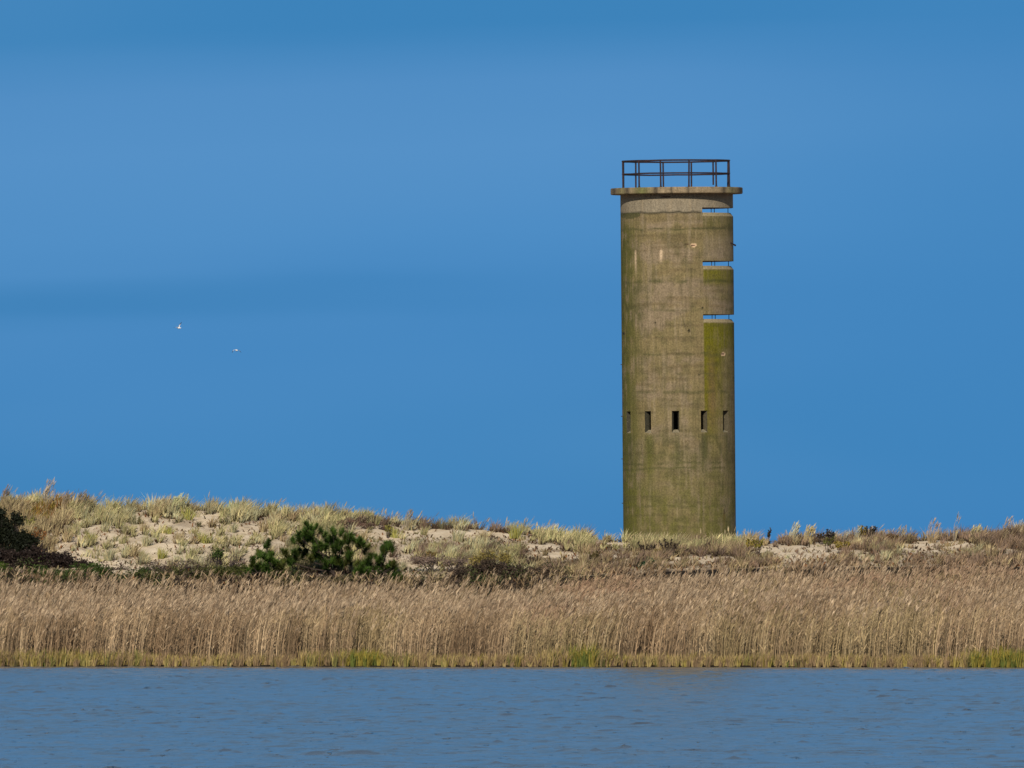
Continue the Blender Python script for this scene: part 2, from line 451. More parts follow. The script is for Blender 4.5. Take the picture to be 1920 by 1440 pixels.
EV = [(-B, -600, 0), (B, -600, 0), (B, y0, 0), (-B, y0, 0), (x0, y0, 0), (x1, y0, 0), (x1, y1, 0), (x0, y1, 0), (-B, y1, 0), (B, y1, 0), (-B, 18000, 0), (B, 18000, 0)]
V = np.concatenate([V, np.array(EV)])
Q = np.concatenate([Q, b + np.array([[0, 1, 2, 3], [3, 4, 7, 8], [5, 2, 9, 6], [8, 9, 11, 10]])])
tag(link("water", make_mesh("water", V, Q, None, True), M_WATER), kind='structure')

# ------------------------------------------------------------------ observation tower
YT = 600.0; SC = FPX / (YT - CAM_Y)               # 41.5 px per metre
TX = float(P(1275.5, 1010, YT)[0])
TBASE = 2.2
def tz(y, x=1272): return float(P(x, y, YT)[2])
R_OUT, R_IN, R_SLAB = 2.545, 2.245, 2.985
Z_TOP = tz(364.5); Z_SLAB = tz(352.5)
tower = empty("observation_tower", (TX, YT, TBASE))
tower.rotation_euler = (0, math.radians(-0.5), 0)      # the old tower leans slightly
tag(tower, 'tall round weathered concrete observation tower with railed flat roof', 'tower')

def conc_paint(th, z, smooth_top=True):
    """colour of the weathered concrete; u, v are its columns and rows as seen from the lake"""
    u = 1272 + 105.7 * np.sin(th); v = 1057 - SC * (z + TBASE - EZ)
    s_ = th * R_OUT; zz = z
    base = np.stack([0 * u + a for a in (0.178, 0.136, 0.062)], -1)
    def mixc(c, k):
        nonlocal base
        k = np.clip(k, 0, 1)[..., None]; base = base * (1 - k) + np.array(c) * k
    n_lo = fbm(s_ / 1.1, zz / 0.8, 1, 4); n_md = fbm(s_ / 0.35, zz / 0.4, 2, 4); n_v = fbm(s_ / 0.09, zz / 1.6, 3, 3); n_h = fbm(s_ / 1.8, zz / 0.14, 4, 3)
    mixc((0.205, 0.152, 0.10), ss(n_lo, .45, .7) * .7)
    mixc((0.135, 0.11, 0.045), ss(n_md, .5, .75) * .55)
    mixc((0.15, 0.105, 0.05), ss(n_h, .55, .75) * .5)
    mixc((0.10, 0.088, 0.032), ss(v, 700, 990) * (0.35 + .5 * n_md))
    # smoother, greyer lift under the roof
    top = ss(v, 402, 399)
    mixc((0.215, 0.178, 0.122), top * (.75 + .3 * n_md)); mixc((0.16, 0.11, 0.07), top * ss(v, 378, 366) * (.4 + .6 * n_v))
    algae = (0.115, 0.105, 0.004); dark = (0.055, 0.055, 0.018); grn = (0.080, 0.080, 0.012)
    mixc((0.085, 0.072, 0.03), ss(n_v, .52, .74) * .34 * ss(v, 395, 420))
    mixc((0.24, 0.185, 0.115), ss(fbm(s_ / .14 + 9, zz / 2.2, 6, 3), .58, .78) * .45)
    # left flank algae
    mixc(grn, ss(u, 1215, 1170) * ss(v, 400, 440) * ss(n_md * .5 + n_v * .5, .25, .52) * .95)
    mixc(dark, ss(u, 1230, 1170) * ss(n_md, .42, .62) * (np.exp(-((v - 590) / 16) ** 2) + .7 * np.exp(-((v - 540) / 9) ** 2)))
    # bay with the observation slots: algae under every sill
    bay = ss(u, 1318.5, 1321.5) * (np.cos(th) > -1)
    bay = np.where(np.abs(th) > math.pi / 2, (np.sin(th) > 0.3) * 1.0, bay)
    nb = .45 + .55 * ss(n_v * .5 + n_md * .5, .28, .62)
    for y0_, y1_, k in ((404, 432, .45), (505, 534, .85), (605, 655, 1.0)):
        mixc(algae if k > .5 else grn, bay * ss(v, y0_, y0_ + 5) * ss(v, y1_ + 8, y1_ - 8) * k * nb)
    mixc(algae, bay * ss(v, 604, 612) * ss(v, 900, 680) * (1.1 * ss(u, 1362, 1330) + .35) * nb)
    mixc((0.14, 0.09, 0.035), bay * np.exp(-((u - 1334) / 9) ** 2) * ss(v, 630, 700) * ss(v, 830, 760) * .7)
    mixc((0.26, 0.20, 0.125), bay * ss(v, 440, 455) * ss(v, 494, 480) * .4)
    # runs below the window slits
    for x_, w_, k in ((1180, 6, .8), (1216, 8, .75), (1268, 6, .7), (1319, 7, 1.0), (1362, 5, .6)):
        mixc(dark if x_ != 1216 else grn, np.exp(-((u - x_ - 3 * (n_md - .5)) / w_) ** 2) * ss(v, 810, 820) * ss(v, 905, 850) * k * (.5 + .7 * n_v))
    mixc(grn, np.exp(-((u - 1216) / 7) ** 2) * ss(v, 810, 840) * ss(v, 1000, 900) * .5)
    mixc(dark, ss(v, 808, 835) * ss(v, 885, 840) * ss(n_md, .4, .65) * .3)
    # pour joints
    for y_, k, w_ in ((431, .8, 1.7), (492, .35, 1.5), (529, .75, 3.2), (582, .5, 2.2), (634, .35, 1.6), (665, .65, 1.9), (700, .3, 1.6), (736, .6, 3), (818, .3, 3), (869, .65, 2.2), (879, .75, 1.8), (915, .3, 1.8), (950, .55, 2.2)):
        yy = y_ + 4 * (vn(u / 22, u * 0 + y_, 8) - .5)
        mixc(dark, np.exp(-((v - yy) / w_) ** 2) * k * ss(vn(u / 12, u * 0 + y_, 12), .2, .7))
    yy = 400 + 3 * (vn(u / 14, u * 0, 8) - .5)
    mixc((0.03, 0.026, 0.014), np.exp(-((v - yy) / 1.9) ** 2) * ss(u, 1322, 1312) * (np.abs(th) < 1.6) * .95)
    mixc(dark, ((np.hypot((u - 1184) / 19, (v - 403) / 7) < 1) & (v > 400)) * .8)
    # pale leached streaks, patches and rust
    mixc((0.52, 0.38, 0.24), np.exp(-((u - 1193.5) / 1.7) ** 2) * ss(v, 468, 472) * ss(v, 522, 485) * .9)
    mixc((0.52, 0.38, 0.24), np.exp(-((u - 1241) / 2.6) ** 2) * ss(v, 468, 472) * ss(v, 500, 480) * .9)
    mixc((0.17, 0.06, 0.03), np.hypot((u - 1222) / 8, (v - 508) / 6) < 1) if False else None
    for x_, y_, a_, b_ in ((1302, 461.5, 6, 3.4), (1356, 665.5, 4.6, 3.2)):
        mixc((0.62, 0.42, 0.25), (1 - ss(np.hypot((u - x_) / a_, (v - y_) / b_), .8, 1.1)))
        mixc((0.05, 0.02, 0.012), (1 - ss(np.hypot((u - x_ + 1) / (a_ * .75), (v - y_) / .9), .8, 1.1)))
    mixc((0.06, 0.035, 0.02), 1 - ss(np.hypot((u - 1289) / 5, (v - 460) / .9), .8, 1.1))
    mixc((0.05, 0.02, 0.012), 1 - ss(np.hypot((u - 1251) / 10, (v - 370) / 1.2), .8, 1.1))
    for x_, y_, r_ in ((1229, 606, 2.2), (1292, 621.5, 3), (1318, 579, 2), (1310, 703, 1.6), (1210, 470, 1.3), (1315, 959, 1.5), (1170, 625, 2.5), (1205, 458, 1)):
        mixc((0.02, 0.018, 0.008), 1 - ss(np.hypot((u - x_) / r_, (v - y_) / r_), .7, 1.1))
    mixc((0.05, 0.04, 0.02), np.exp(-((u - (1275 + .35 * (v - 585))) / 1.0) ** 2) * (v > 586) * (v < 620) * .7)
    mixc((0.03, 0.02, 0.01), np.exp(-((u - 1355) / 1.3) ** 2) * ss(v, 955, 958) * ss(v, 985, 966) * .9)
    mixc((0.12, 0.06, 0.02), np.exp(-((u - 1355) / 1.6) ** 2) * ss(v, 962, 966) * ss(v, 995, 975) * .7)
    mixc((0.10, 0.098, 0.014), ss(v, 815, 990) * ss(n_md * .6 + n_v * .4, .36, .66) * .55)
    mixc((0.06, 0.052, 0.024), ss(n_md * .5 + n_h * .5, .5, .72) * .35 * ss(v, 404, 425))
    return np.clip(base * .97, 0, 1)

WIN = [(-63.4, 4.4), (-33.5, 3.7), (-3.5, 3.7), (26.4, 3.7), (56.6, 5.2)]
wz0, wz1 = tz(811.5) - TBASE, tz(771) - TBASE       # outer opening
SLOT = [(391, 400.2, 407), (490.8, 499.8, 506.5), (590.8, 599.4, 606)]
SL0, SL1 = 26.3, 172.0
d2r = math.radians

def shell(R, th, z, holes, flip, painted=True):
    TH, ZZ = np.meshgrid(th, z)
    V = np.stack([R * np.sin(TH), -R * np.cos(TH), ZZ], -1)
    n_, k_ = len(th), len(z); idx = np.arange(n_ * k_).reshape(k_, n_)
    tc_ = (th[:-1] + th[1:]) / 2; zc_ = (z[:-1] + z[1:]) / 2
    TC, ZC = np.meshgrid(tc_, zc_); solid = np.ones_like(TC, bool)
    for a, b_, c, d in holes: solid &= ~((TC > a) & (TC < b_) & (ZC > c) & (ZC < d))
    Q = np.stack([idx[:-1, :-1], idx[:-1, 1:], idx[1:, 1:], idx[1:, :-1]], -1)[solid]
    if flip: Q = Q[:, ::-1]
    C = conc_paint(TH, ZZ) if painted else np.broadcast_to(np.array((0.10, 0.085, 0.06)), V.shape)
    return V.reshape(-1, 3), Q, C.reshape(-1, 3)

def cuts(base_arr, extra):
    a = np.array(base_arr); e = np.array(extra)
    keep = np.array([np.min(np.abs(e - v)) > 0.004 for v in a]); return np.unique(np.concatenate([a[keep], e]))

outer_h, inner_h = [], []
t_in = 0.092 / R_IN
for a, w in WIN:
    outer_h.append((d2r(a - w), d2r(a + w), wz0, wz1)); inner_h.append((d2r(a) - t_in, d2r(a) + t_in, wz0 + 0.13, wz1 - 0.06))
for yl, yi, yo in SLOT:
    outer_h.append((d2r(SL0), d2r(SL1), tz(yo) - TBASE, tz(yl) - TBASE))
    inner_h.append((d2r(SL0), d2r(SL1), tz(yi) - TBASE, tz(yl) - TBASE + 0.07))
zt = Z_TOP - TBASE
th_o = cuts(np.concatenate([np.radians(np.arange(-100, 100, 0.9)), np.radians(np.arange(100, 260.1, 3.0))]), [h for H in outer_h for h in H[:2]])
z_o = cuts(np.append(np.arange(-0.6, zt, 0.055), zt), [h for H in outer_h for h in H[2:]])
th_i = cuts(np.radians(np.arange(-100, 260.1, 4.0)), [h for H in inner_h for h in H[:2]])
z_i = cuts(np.append(np.arange(-0.6, zt, 0.6), zt), [h for H in inner_h for h in H[2:]])
Vo, Qo, Co = shell(R_OUT, th_o, z_o, outer_h, False)
Vi, Qi, Ci = shell(R_IN, th_i, z_i, inner_h, True, False)
Vs = [Vo, Vi]; Qs = [Qo, Qi + len(Vo)]; Cs = [Co, Ci]; nv = len(Vo) + len(Vi)
def ringpt(R, t, z): return (R * math.sin(t), -R * math.cos(t), z)
def add_quads(vl, ql, cl):
    global nv
    Vs.append(np.array(vl)); Qs.append(np.array(ql) + nv); Cs.append(np.array(cl)); nv += len(vl)
# sloping sills, lintel soffits and jambs of the observation slots
for (yl, yi, yo), oh, ih in zip(SLOT, outer_h[5:], inner_h[5:]):
    tt = np.linspace(oh[0], oh[1], 60); vl = []; ql = []; cl = []
    RM = R_OUT - .12
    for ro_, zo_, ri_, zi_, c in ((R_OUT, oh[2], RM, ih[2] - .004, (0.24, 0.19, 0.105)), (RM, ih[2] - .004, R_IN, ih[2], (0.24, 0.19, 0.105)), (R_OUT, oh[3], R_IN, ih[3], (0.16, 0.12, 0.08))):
        s0 = len(vl)
        for t in tt: vl += [ringpt(ro_, t, zo_), ringpt(ri_, t, zi_)]; cl += [c, c]
        for k in range(59):
            a = s0 + 2 * k; q4 = [a, a + 2, a + 3, a + 1]; ql.append(q4 if zo_ < oh[3] - .01 else q4[::-1])
    for t in (oh[0], oh[1]):
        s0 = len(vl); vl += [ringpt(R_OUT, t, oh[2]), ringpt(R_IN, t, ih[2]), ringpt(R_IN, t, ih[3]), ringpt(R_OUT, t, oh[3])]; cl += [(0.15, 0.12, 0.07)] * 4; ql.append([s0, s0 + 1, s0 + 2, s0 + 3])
    add_quads(vl, ql, cl)
me = make_mesh("wall", np.concatenate(Vs), np.concatenate(Qs), np.concatenate(Cs), False)
link("wall", me, M_CONC, tower)
# window slits with splayed reveals
for (a, w), oh, ih in zip(WIN, outer_h[:5], inner_h[:5]):
    ro = [ringpt(R_OUT - .002, oh[0], oh[2]), ringpt(R_OUT - .002, oh[1], oh[2]), ringpt(R_OUT - .002, oh[1], oh[3]), ringpt(R_OUT - .002, oh[0], oh[3])]
    ri = [ringpt(R_IN + .08, ih[0], ih[2]), ringpt(R_IN + .08, ih[1], ih[2]), ringpt(R_IN + .08, ih[1], ih[3]), ringpt(R_IN + .08, ih[0], ih[3])]
    rj = [ringpt(R_IN, ih[0], ih[2]), ringpt(R_IN, ih[1], ih[2]), ringpt(R_IN, ih[1], ih[3]), ringpt(R_IN, ih[0], ih[3])]
    V = []; Q = []; C = []
    for k in range(4):          # 0 sill, 1 right jamb, 2 soffit, 3 left jamb; light and shade of the recess put into colour
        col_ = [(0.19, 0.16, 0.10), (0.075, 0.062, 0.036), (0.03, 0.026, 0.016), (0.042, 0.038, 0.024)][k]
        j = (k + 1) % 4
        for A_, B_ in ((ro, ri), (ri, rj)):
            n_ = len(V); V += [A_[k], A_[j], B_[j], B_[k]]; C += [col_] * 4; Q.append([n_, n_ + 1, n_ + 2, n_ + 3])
    link("window_slit", make_mesh("window_slit", V, Q, C), M_CONC, tower)

def disc(name, R, z0, z1, parent, painted=None, seg=96, mat=M_CONC, bev=0.02):
    """slab with dense rim so that it can carry stains"""
    th = np.linspace(0, 2 * math.pi, seg, endpoint=False) - math.pi
    prof = [(0, z0), (R * .5, z0), (R - bev, z0), (R, z0 + bev), (R, z0 * .7 + z1 * .3), (R, z0 * .3 + z1 * .7), (R, z1 - bev), (R - bev, z1), (R * .5, z1), (0, z1)]
    V = []; C = []
    for r, z in prof:
        for t in th:
            rr = max(r, .001); V.append((rr * math.sin(t), -rr * math.cos(t), z)); C.append(painted(t, r, z) if painted else (0.15, 0.12, 0.08))
    Q = []
    for k in range(len(prof) - 1):
        for i in range(seg):
            j = (i + 1) % seg; Q.append([k * seg + i, k * seg + j, (k + 1) * seg + j, (k + 1) * seg + i])
    return link(name, make_mesh(name, V, Q, C), mat, parent)

def slab_paint(t, r, z):
    u = 1269 + 124 * math.sin(t); c = np.array((0.215, 0.16, 0.095))
    n = float(fbm(np.array(t * 9.0), np.array(z * 6), 21, 3)); n2 = float(vn(np.array(t * 30.0), np.array(z), 22))
    g_ = math.exp(-((u - 1203) / 16) ** 2) + .6 * math.exp(-((u - 1165) / 8) ** 2) + .6 * math.exp(-((u - 1372) / 10) ** 2)
    c = c * (1 - min(1, g_ * .8)) + np.array((0.10, 0.105, 0.03)) * min(1, g_ * .8)
    c = c * (.65 + .7 * n)
    for x_, w_ in ((1176, 3.5), (1229, 5), (1151, 4), (1289, 3), (1357, 3.5), (1388, 4), (1258, 2.5)):
        k = .8 * math.exp(-((u - x_) / w_) ** 2); c = c * (1 - k) + np.array((0.04, 0.032, 0.022)) * k
    return tuple(c * (.85 + .3 * n2))
disc("roof_slab", R_SLAB, Z_TOP - TBASE + .002, Z_SLAB - TBASE, tower, slab_paint, 220, bev=0.03)
for yy in (438, 538, 640, 850):
    zf_ = tz(yy) - TBASE
    disc("floor_slab", R_IN - .003, zf_ - .2, zf_, tower)

# mullions in the slots
for (yl, yi, yo) in SLOT:
    for px_, rr in ((1336, 1), (1343.4, -1), (1368, 1)):
        xx = (px_ - 1272.3) / SC; dd = math.sqrt(2.40 ** 2 - xx * xx) * (-1 if rr > 0 else 1)
        s = Soup(); zb_, zt_ = tz(yi) - TBASE - .004, tz(yl) - TBASE + .06
        s.tube([(xx, dd, zb_), (xx, dd, zt_)], 0.017, (0.02, 0.015, 0.015), 6)
        s.link("mullion", M_RUST, tower)

# railing on the roof
rail = empty("railing", (0, 0, Z_SLAB - TBASE)); rail.parent = tower
ROFF = (1269.2 - 1270.2) / SC
Rr = 102.3 / SC
front = [-76.5, -43, -16.9, 13.5, 46.7, 76.5]; backp = [74.0, 43.6, 17, -13.1, -46.9, -74.0]
angs = [d2r(a) for a in front] + [math.pi - d2r(a) for a in backp]
HT, HM = 1.215, 0.635
pts = []
for k, t in enumerate(angs):
    x_, y_ = ROFF + Rr * math.sin(t), -Rr * math.cos(t)
    s = Soup(); lean = rng.normal(0, .012)
    z0_ = 0.0 if k != 7 else 0.16
    if k in (1, 2, 3, 4, 0, 5):
        s.tube([(x_ + lean, y_, 0), (x_ + lean, y_, .05), (x_ + lean, y_, .11)], [.062, .05, .03], (0.03, 0.01, 0.01), 8)
    s.tube([(x_ + lean, y_, z0_), (x_, y_, HT - .02)], 0.040 if k not in (0, 11) else .046, (0.03, 0.01, 0.01), 8)
    s.link("post", M_RUST, rail)
    pts.append((x_, y_))
for nm_, h, r_ in (("rail", HT, .038), ("rail", HM, .036)):
    for k in range(12):
        a = np.array(pts[k]); b2 = np.array(pts[(k + 1) % 12]); d = b2 - a; d = d / np.linalg.norm(d)
        dz = lambda q_: 0.0
        a_ = a - d * .05; b_ = b2 + d * .05
        s = Soup(); mid = (a_ + b_) / 2; sag = rng.normal(0, .006)
        s.tube([(*a_, h), (*mid, h + sag), (*b_, h)], r_, (0.03, 0.01, 0.01), 8)
        s.link(nm_, M_RUST, rail)
# small iron stubs left in the wall
for y_ in (683, 780, 860, 943):
    zz_ = tz(y_) - TBASE; s = Soup(); t = d2r(-88)
    s.tube([(R_OUT * .99 * math.sin(t), -R_OUT * .99 * math.cos(t), zz_), (1.022 * R_OUT * math.sin(t), -R_OUT * math.cos(t), zz_ + .015)], .018, (0.02,) * 3, 5)
    s.link("iron_stub", M_RUST, tower)
s = Soup(); zz_ = tz(459) - TBASE; t = d2r(72)
s.tube([(R_OUT * math.sin(t), -R_OUT * math.cos(t), zz_ + .05), (R_OUT * math.sin(t) + .05, -R_OUT * math.cos(t) - .1, zz_ + .03), (R_OUT * math.sin(d2r(80)) + .12, -R_OUT * math.cos(t) + .1, zz_ - .06)], [.05, .022, .045], (0.02,) * 3, 7)
s.link("bracket", M_RUST, tower)

# ------------------------------------------------------------------ plants: builders
def place(px, Y, dz=0.0):
    return np.array([float(x_of(px, Y)), float(Y), float(ground(px, Y)) + dz])

def Y_for(px, py, lo=547.5, hi=567.5):
    """distance at which the dune surface shows at photo pixel (px, py)"""
    Ys = np.linspace(lo, hi, 140); yi = img_y(px, ground(np.full(140, px), Ys), Ys)
    ok = np.where(yi <= py)[0]
    return float(Ys[ok[0]]) if len(ok) else hi

GREENG = np.array((0.27, 0.27, 0.125)); STRAW = np.array((0.50, 0.41, 0.23)); BROWN = np.array((0.21, 0.145, 0.09)); RUSTY = np.array((0.27, 0.125, 0.06))
PURP = np.array((0.20, 0.145, 0.115)); SAGE = np.array((0.30, 0.31, 0.20)); YEL = np.array((0.36, 0.32, 0.08))

def tuft(s, base, h, spread, nb, colA, colB, wind=0.25, width=0.018, seedheads=0):
    """tussock of arching blades round base"""
    a = rng.uniform(0, 2 * math.pi, nb); r = rng.random(nb) ** .6 * spread
    b = np.stack([np.cos(a) * r * .45, np.sin(a) * r * .45, np.full(nb, -0.03)], -1) + base
    hh = h * rng.uniform(.45, 1.05, nb)
    out_ = spread * rng.uniform(.2, 1.2, nb)
    tip = np.stack([np.cos(a) * out_ + wind * hh * rng.uniform(.5, 1.3, nb), np.sin(a) * out_, hh], -1) + b
    bend = np.stack([-np.cos(a) * out_ * .18 - .06 * wind * hh, -np.sin(a) * out_ * .18, hh * rng.uniform(.05, .2, nb)], -1)
    k = rng.random((nb, 1)); c = np.asarray(colA) * (1 - k) + np.asarray(colB) * k; c = c * rng.uniform(.7, 1.25, (nb, 1))
    s.ribbons(b, tip, width * rng.uniform(.6, 1.3, nb), c * .75, c, bend)
    if seedheads:
        i = rng.choice(nb, seedheads); t0 = tip[i] * np.array([1, 1, 1]) + np.array([0, 0, h * .08])
        t0 = b[i] + (t0 - b[i]) * 1.12
        s.ribbons(b[i], t0, .014, c[i], c[i] * .9, bend[i])
        for q_ in range(3):
            off = rng.normal(0, .02, (seedheads, 3))
            s.ribbons(t0 - (t0 - b[i]) * .25 + off, t0 + np.array([.06, 0, .03]) * h + off, .024, (0.36, 0.28, 0.17), (0.44, 0.36, 0.23), yaw=rng.uniform(-1.5, 1.5, seedheads))

# ------------------------------------------------------------------ dune grass
def grass_field():
    s = Soup()
    N = 9500
    px = rng.uniform(-330, 2250, N); Y = rng.uniform(547.0, Y_CREST + 3.5, N)
    z = ground(px, Y); py = img_y(px, z, Y)
    offs = np.where(px < 640, 6.0, 10.0)
    sand = np.maximum.reduce([sand_at(px, py) * .9, sand_at(px, py - offs), sand_at(px, py - 2 * offs) * np.where(px < 640, .5, .9)])
    clump = fbm(px / 34, Y / 1.3, 200, 3); hue = fbm(px / 70, Y / 2.5, 230, 3); val = fbm(px / 22, Y / .9, 260, 2)
    sand = np.where(Y > Y_CREST - 1.3, sand * .3, sand)
    dens = np.clip(.95 - 1.1 * sand + 1.7 * (clump - .5) - .5 * ss(fbm(px / 60, Y / .7, 640, 2), .5, .7), .0, 1)
    dens = np.where(sand > .45, dens * .62 * (clump > .42), dens); dens = np.where(sand > .4, np.maximum(dens, .13 * (clump > .38)), dens)
    dens = np.where((px < 215) & (Y < 551.5), 0, dens); dens = np.where((px < 780) & (Y < 549.3), 0, dens); dens = np.where((px > 860) & (px < 1030) & (Y < 548.8), 0, dens)
    keep = rng.random(N) < dens * .82; px, Y, z, py, sand, clump, hue, val = (v[keep] for v in (px, Y, z, py, sand, clump, hue, val))
    x = x_of(px, Y)
    for i in range(len(px)):
        p = px[i]; q_ = py[i]; n1 = .55 * rng.random() + .9 * (ss(float(hue[i]), .3, .7)) * .5
        near_crest = Y[i] > Y_CREST - 4
        if p < 130 and q_ > 950: A, B_ = (BROWN, STRAW) if n1 < .6 else (YEL * .7, RUSTY)
        elif p < 640:
            A, B_ = (GREENG, STRAW) if n1 < .5 else ((SAGE, STRAW) if n1 < .8 else (BROWN, STRAW * .7))
        elif p < 1000:
            A, B_ = (SAGE, STRAW) if n1 < .38 else ((BROWN, PURP) if n1 < .62 else (GREENG, STRAW))
        elif p < 1400:
            A, B_ = (GREENG, STRAW * 1.1) if (q_ < 1035 and n1 < .75) else ((BROWN, STRAW * .8) if n1 < .55 else (PURP, BROWN))
        else:
            A, B_ = (PURP, BROWN * 1.3) if n1 < .5 else ((BROWN, STRAW * .9) if n1 < .78 else (SAGE, STRAW))
        big = (.38 + .42 * rng.random() ** 1.5) * (.8 + .5 * float(clump[i]))
        if sand[i] > .5: big *= .8
        if p > 640: big *= .86
        m_ = .28 + 1.4 * float(val[i]) + rng.normal(0, .16); m_ = max(m_, .28)
        small = sand[i] > .75
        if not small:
            tuft(s, np.array([x[i], Y[i], z[i]]), big * .42, big * .75, 16, (0.040, 0.028, 0.018), (0.085, 0.058, 0.038), .1, .036)  # low dark thatch blades; their colour carries the shade at the tussock base
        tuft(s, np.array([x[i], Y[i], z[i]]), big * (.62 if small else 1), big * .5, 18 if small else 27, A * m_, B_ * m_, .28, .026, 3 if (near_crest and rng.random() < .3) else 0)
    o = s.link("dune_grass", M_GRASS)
    tag(o, 'pale green and straw beach grass growing over the sand dune', 'grass', kind='stuff')
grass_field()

def litter_field():
    """low dead stalks, creeping plants and wrack that darken the sand between the tussocks"""
    s = Soup(); N = 26000
    px = rng.uniform(-330, 2250, N); Y = rng.uniform(546.5, Y_CREST + 2, N)
    z = ground(px, Y); py = img_y(px, z, Y); sand = sand_at(px, py); cl = fbm(px / 15, Y / 1.0, 300, 3)
    keep = rng.random(N) < np.clip(.95 - 1.0 * sand + 1.3 * (cl - .5), 0.10, 1); px, Y, z = px[keep], Y[keep], z[keep]; n = len(px)
    b = np.stack([x_of(px, Y), Y, z - .02], -1); a = rng.uniform(0, 6.28, n); h = rng.uniform(.04, .2, n)
    tip = b + np.stack([np.cos(a) * .22, np.sin(a) * .2, h], -1)
    pal = np.array([BROWN * .8, PURP * .7, STRAW * .6, (0.09, 0.07, 0.04), RUSTY * .6]); c = pal[rng.integers(0, 5, n)] * rng.uniform(.7, 1.2, (n, 1))
    s.ribbons(b, tip, rng.uniform(.04, .09, n), c, c * 1.1, np.stack([0 * h, 0 * h, h * .3], -1), yaw=a + 1.57)
    tag(s.link("plant_litter", M_GRASS), 'low brown plant litter and creeping stems scattered over the dune sand', 'litter', kind='stuff')
litter_field()

# ------------------------------------------------------------------ reed bed
TOPX = [-400, 0, 200, 420, 600, 760, 900, 1000, 1100, 1200, 1350, 1500, 1700, 1920, 2300]
TOPY = [1094, 1095, 1095, 1099, 1099, 1101, 1108, 1102, 1090, 1084, 1076, 1071, 1068, 1069, 1069]

def reed_bed():
    s = Soup(); N = 36000
    px = rng.uniform(-340, 2260, N); f = rng.random(N) ** 1.2; Yb = 546.4
    Y0 = shore(px) + .5 + 1.4 * vn(px / 26, px * 0, 15)
    Y = Y0 + (Yb - Y0) * f
    pock = fbm(px / 34, Y / 2.0, 411, 3); kp = rng.random(N) < .35 + 1.3 * ss(pock, .30, .55); px, Y, f, Y0 = px[kp], Y[kp], f[kp], Y0[kp]; N = len(px)
    z = ground(px, Y)
    ty = 1150 + (np.interp(px, TOPX, TOPY) - 1150) * np.clip((Y - Y0 + .4) / 32, 0, 1) ** .75
    ty = ty + (fbm(px / 60, Y / 3, 77, 3) - .5) * 36 + rng.normal(0, 5, N)
    zt = P(px, ty, Y)[:, 2]; h = np.clip(zt - z, .55, 3.4)
    h = h * rng.choice([1, 1, 1, .82, .65], N)
    x = x_of(px, Y); base = np.stack([x, Y, z - .03], -1)
    gust = .06 + .13 * fbm(px / 120, Y / 8, 90, 2) ; lean = gust * rng.uniform(.5, 1.5, N)
    tip = base + np.stack([lean * h * .9, rng.normal(0, .05, N) * h, h], -1)
    bend = np.stack([-lean * h * .30, 0 * h, 0 * h], -1)
    k = rng.random((N, 1)); big = fbm(px / 110, Y / 7, 95, 3)[:, None]; fine = fbm(px / 26, Y / 2.2, 96, 2)[:, None]
    straw = np.array((0.52, 0.395, 0.255)); tan = np.array((0.36, 0.25, 0.155)); umb = np.array((0.13, 0.083, 0.05)); olive = np.array((0.27, 0.24, 0.10))
    c = straw * k + tan * (1 - k); m = ss(big, .42, .68); c = c * (1 - m * .55) + umb * 1.3 * m * .55
    m = ss(fine, .52, .75); c = c * (1 - m * .5) + umb * m * .5
    m = ss(fbm(px / 140, Y / 9, 99, 3), .55, .75)[:, None] * .28; c = c * (1 - m) + olive * m
    c = c * (.38 + 1.05 * rng.random((N, 1)) ** .9)
    s.ribbons(base, tip, rng.uniform(.013, .029, N), c * .85, c, bend, 3, rng.uniform(-.8, .8, N))
    for q_ in range(3):                                   # leaves
        u = rng.uniform(.25, .9, N)[:, None]; p0 = base + (tip - base) * u + bend * 4 * u * (1 - u)
        L = rng.uniform(.22, .5, N); dr = rng.choice([1, 1, 1, -1], N) * L * rng.uniform(.3, .9, N)
        p1 = p0 + np.stack([dr, rng.normal(0, .12, N), L * rng.uniform(.1, .85, N)], -1)
        cc = c * rng.uniform(.65, 1.25, (N, 1))
        s.ribbons(p0, p1, rng.uniform(.018, .038, N), cc, cc * .95, np.stack([0 * L, 0 * L, L * .16], -1), 2, rng.uniform(-1, 1, N))
    has = rng.random(N) < np.where(Y < 515, .35, .75); i = np.where(has)[0]; n = len(i)
    pcol = (np.array((0.29, 0.205, 0.135)) * (1 - k[i]) + np.array((0.54, 0.415, 0.285)) * k[i]) * rng.uniform(.6, 1.15, (n, 1))
    red = ss(fbm(px[i] / 160, Y[i] / 9, 140, 2), .45, .65)[:, None] * ss(px[i], 850, 1050)[:, None] * .45
    pcol = pcol * (1 - red) + np.array((0.30, 0.18, 0.12)) * red
    for q_ in range(4):                                   # feathery plume
        d = rng.uniform(.16, .32, n); st = tip[i] - np.stack([0 * d, 0 * d, d * rng.uniform(.1, .6, n)], -1) + rng.normal(0, .012, (n, 3))
        en = st + np.stack([d * rng.uniform(.25, .85, n), rng.normal(0, .05, n), d * rng.uniform(.5, 1.1, n)], -1)
        s.ribbons(st, en, rng.uniform(.022, .045, n), pcol, pcol * 1.05, np.stack([-.04 * d, 0 * d, .12 * d], -1), 2, rng.uniform(-1.3, 1.3, n), 'plume')
    tag(s.link("reed_bed", M_REED), 'dense bed of dry tan reeds leaning right along the far lake shore', 'reeds', kind='stuff')
reed_bed()

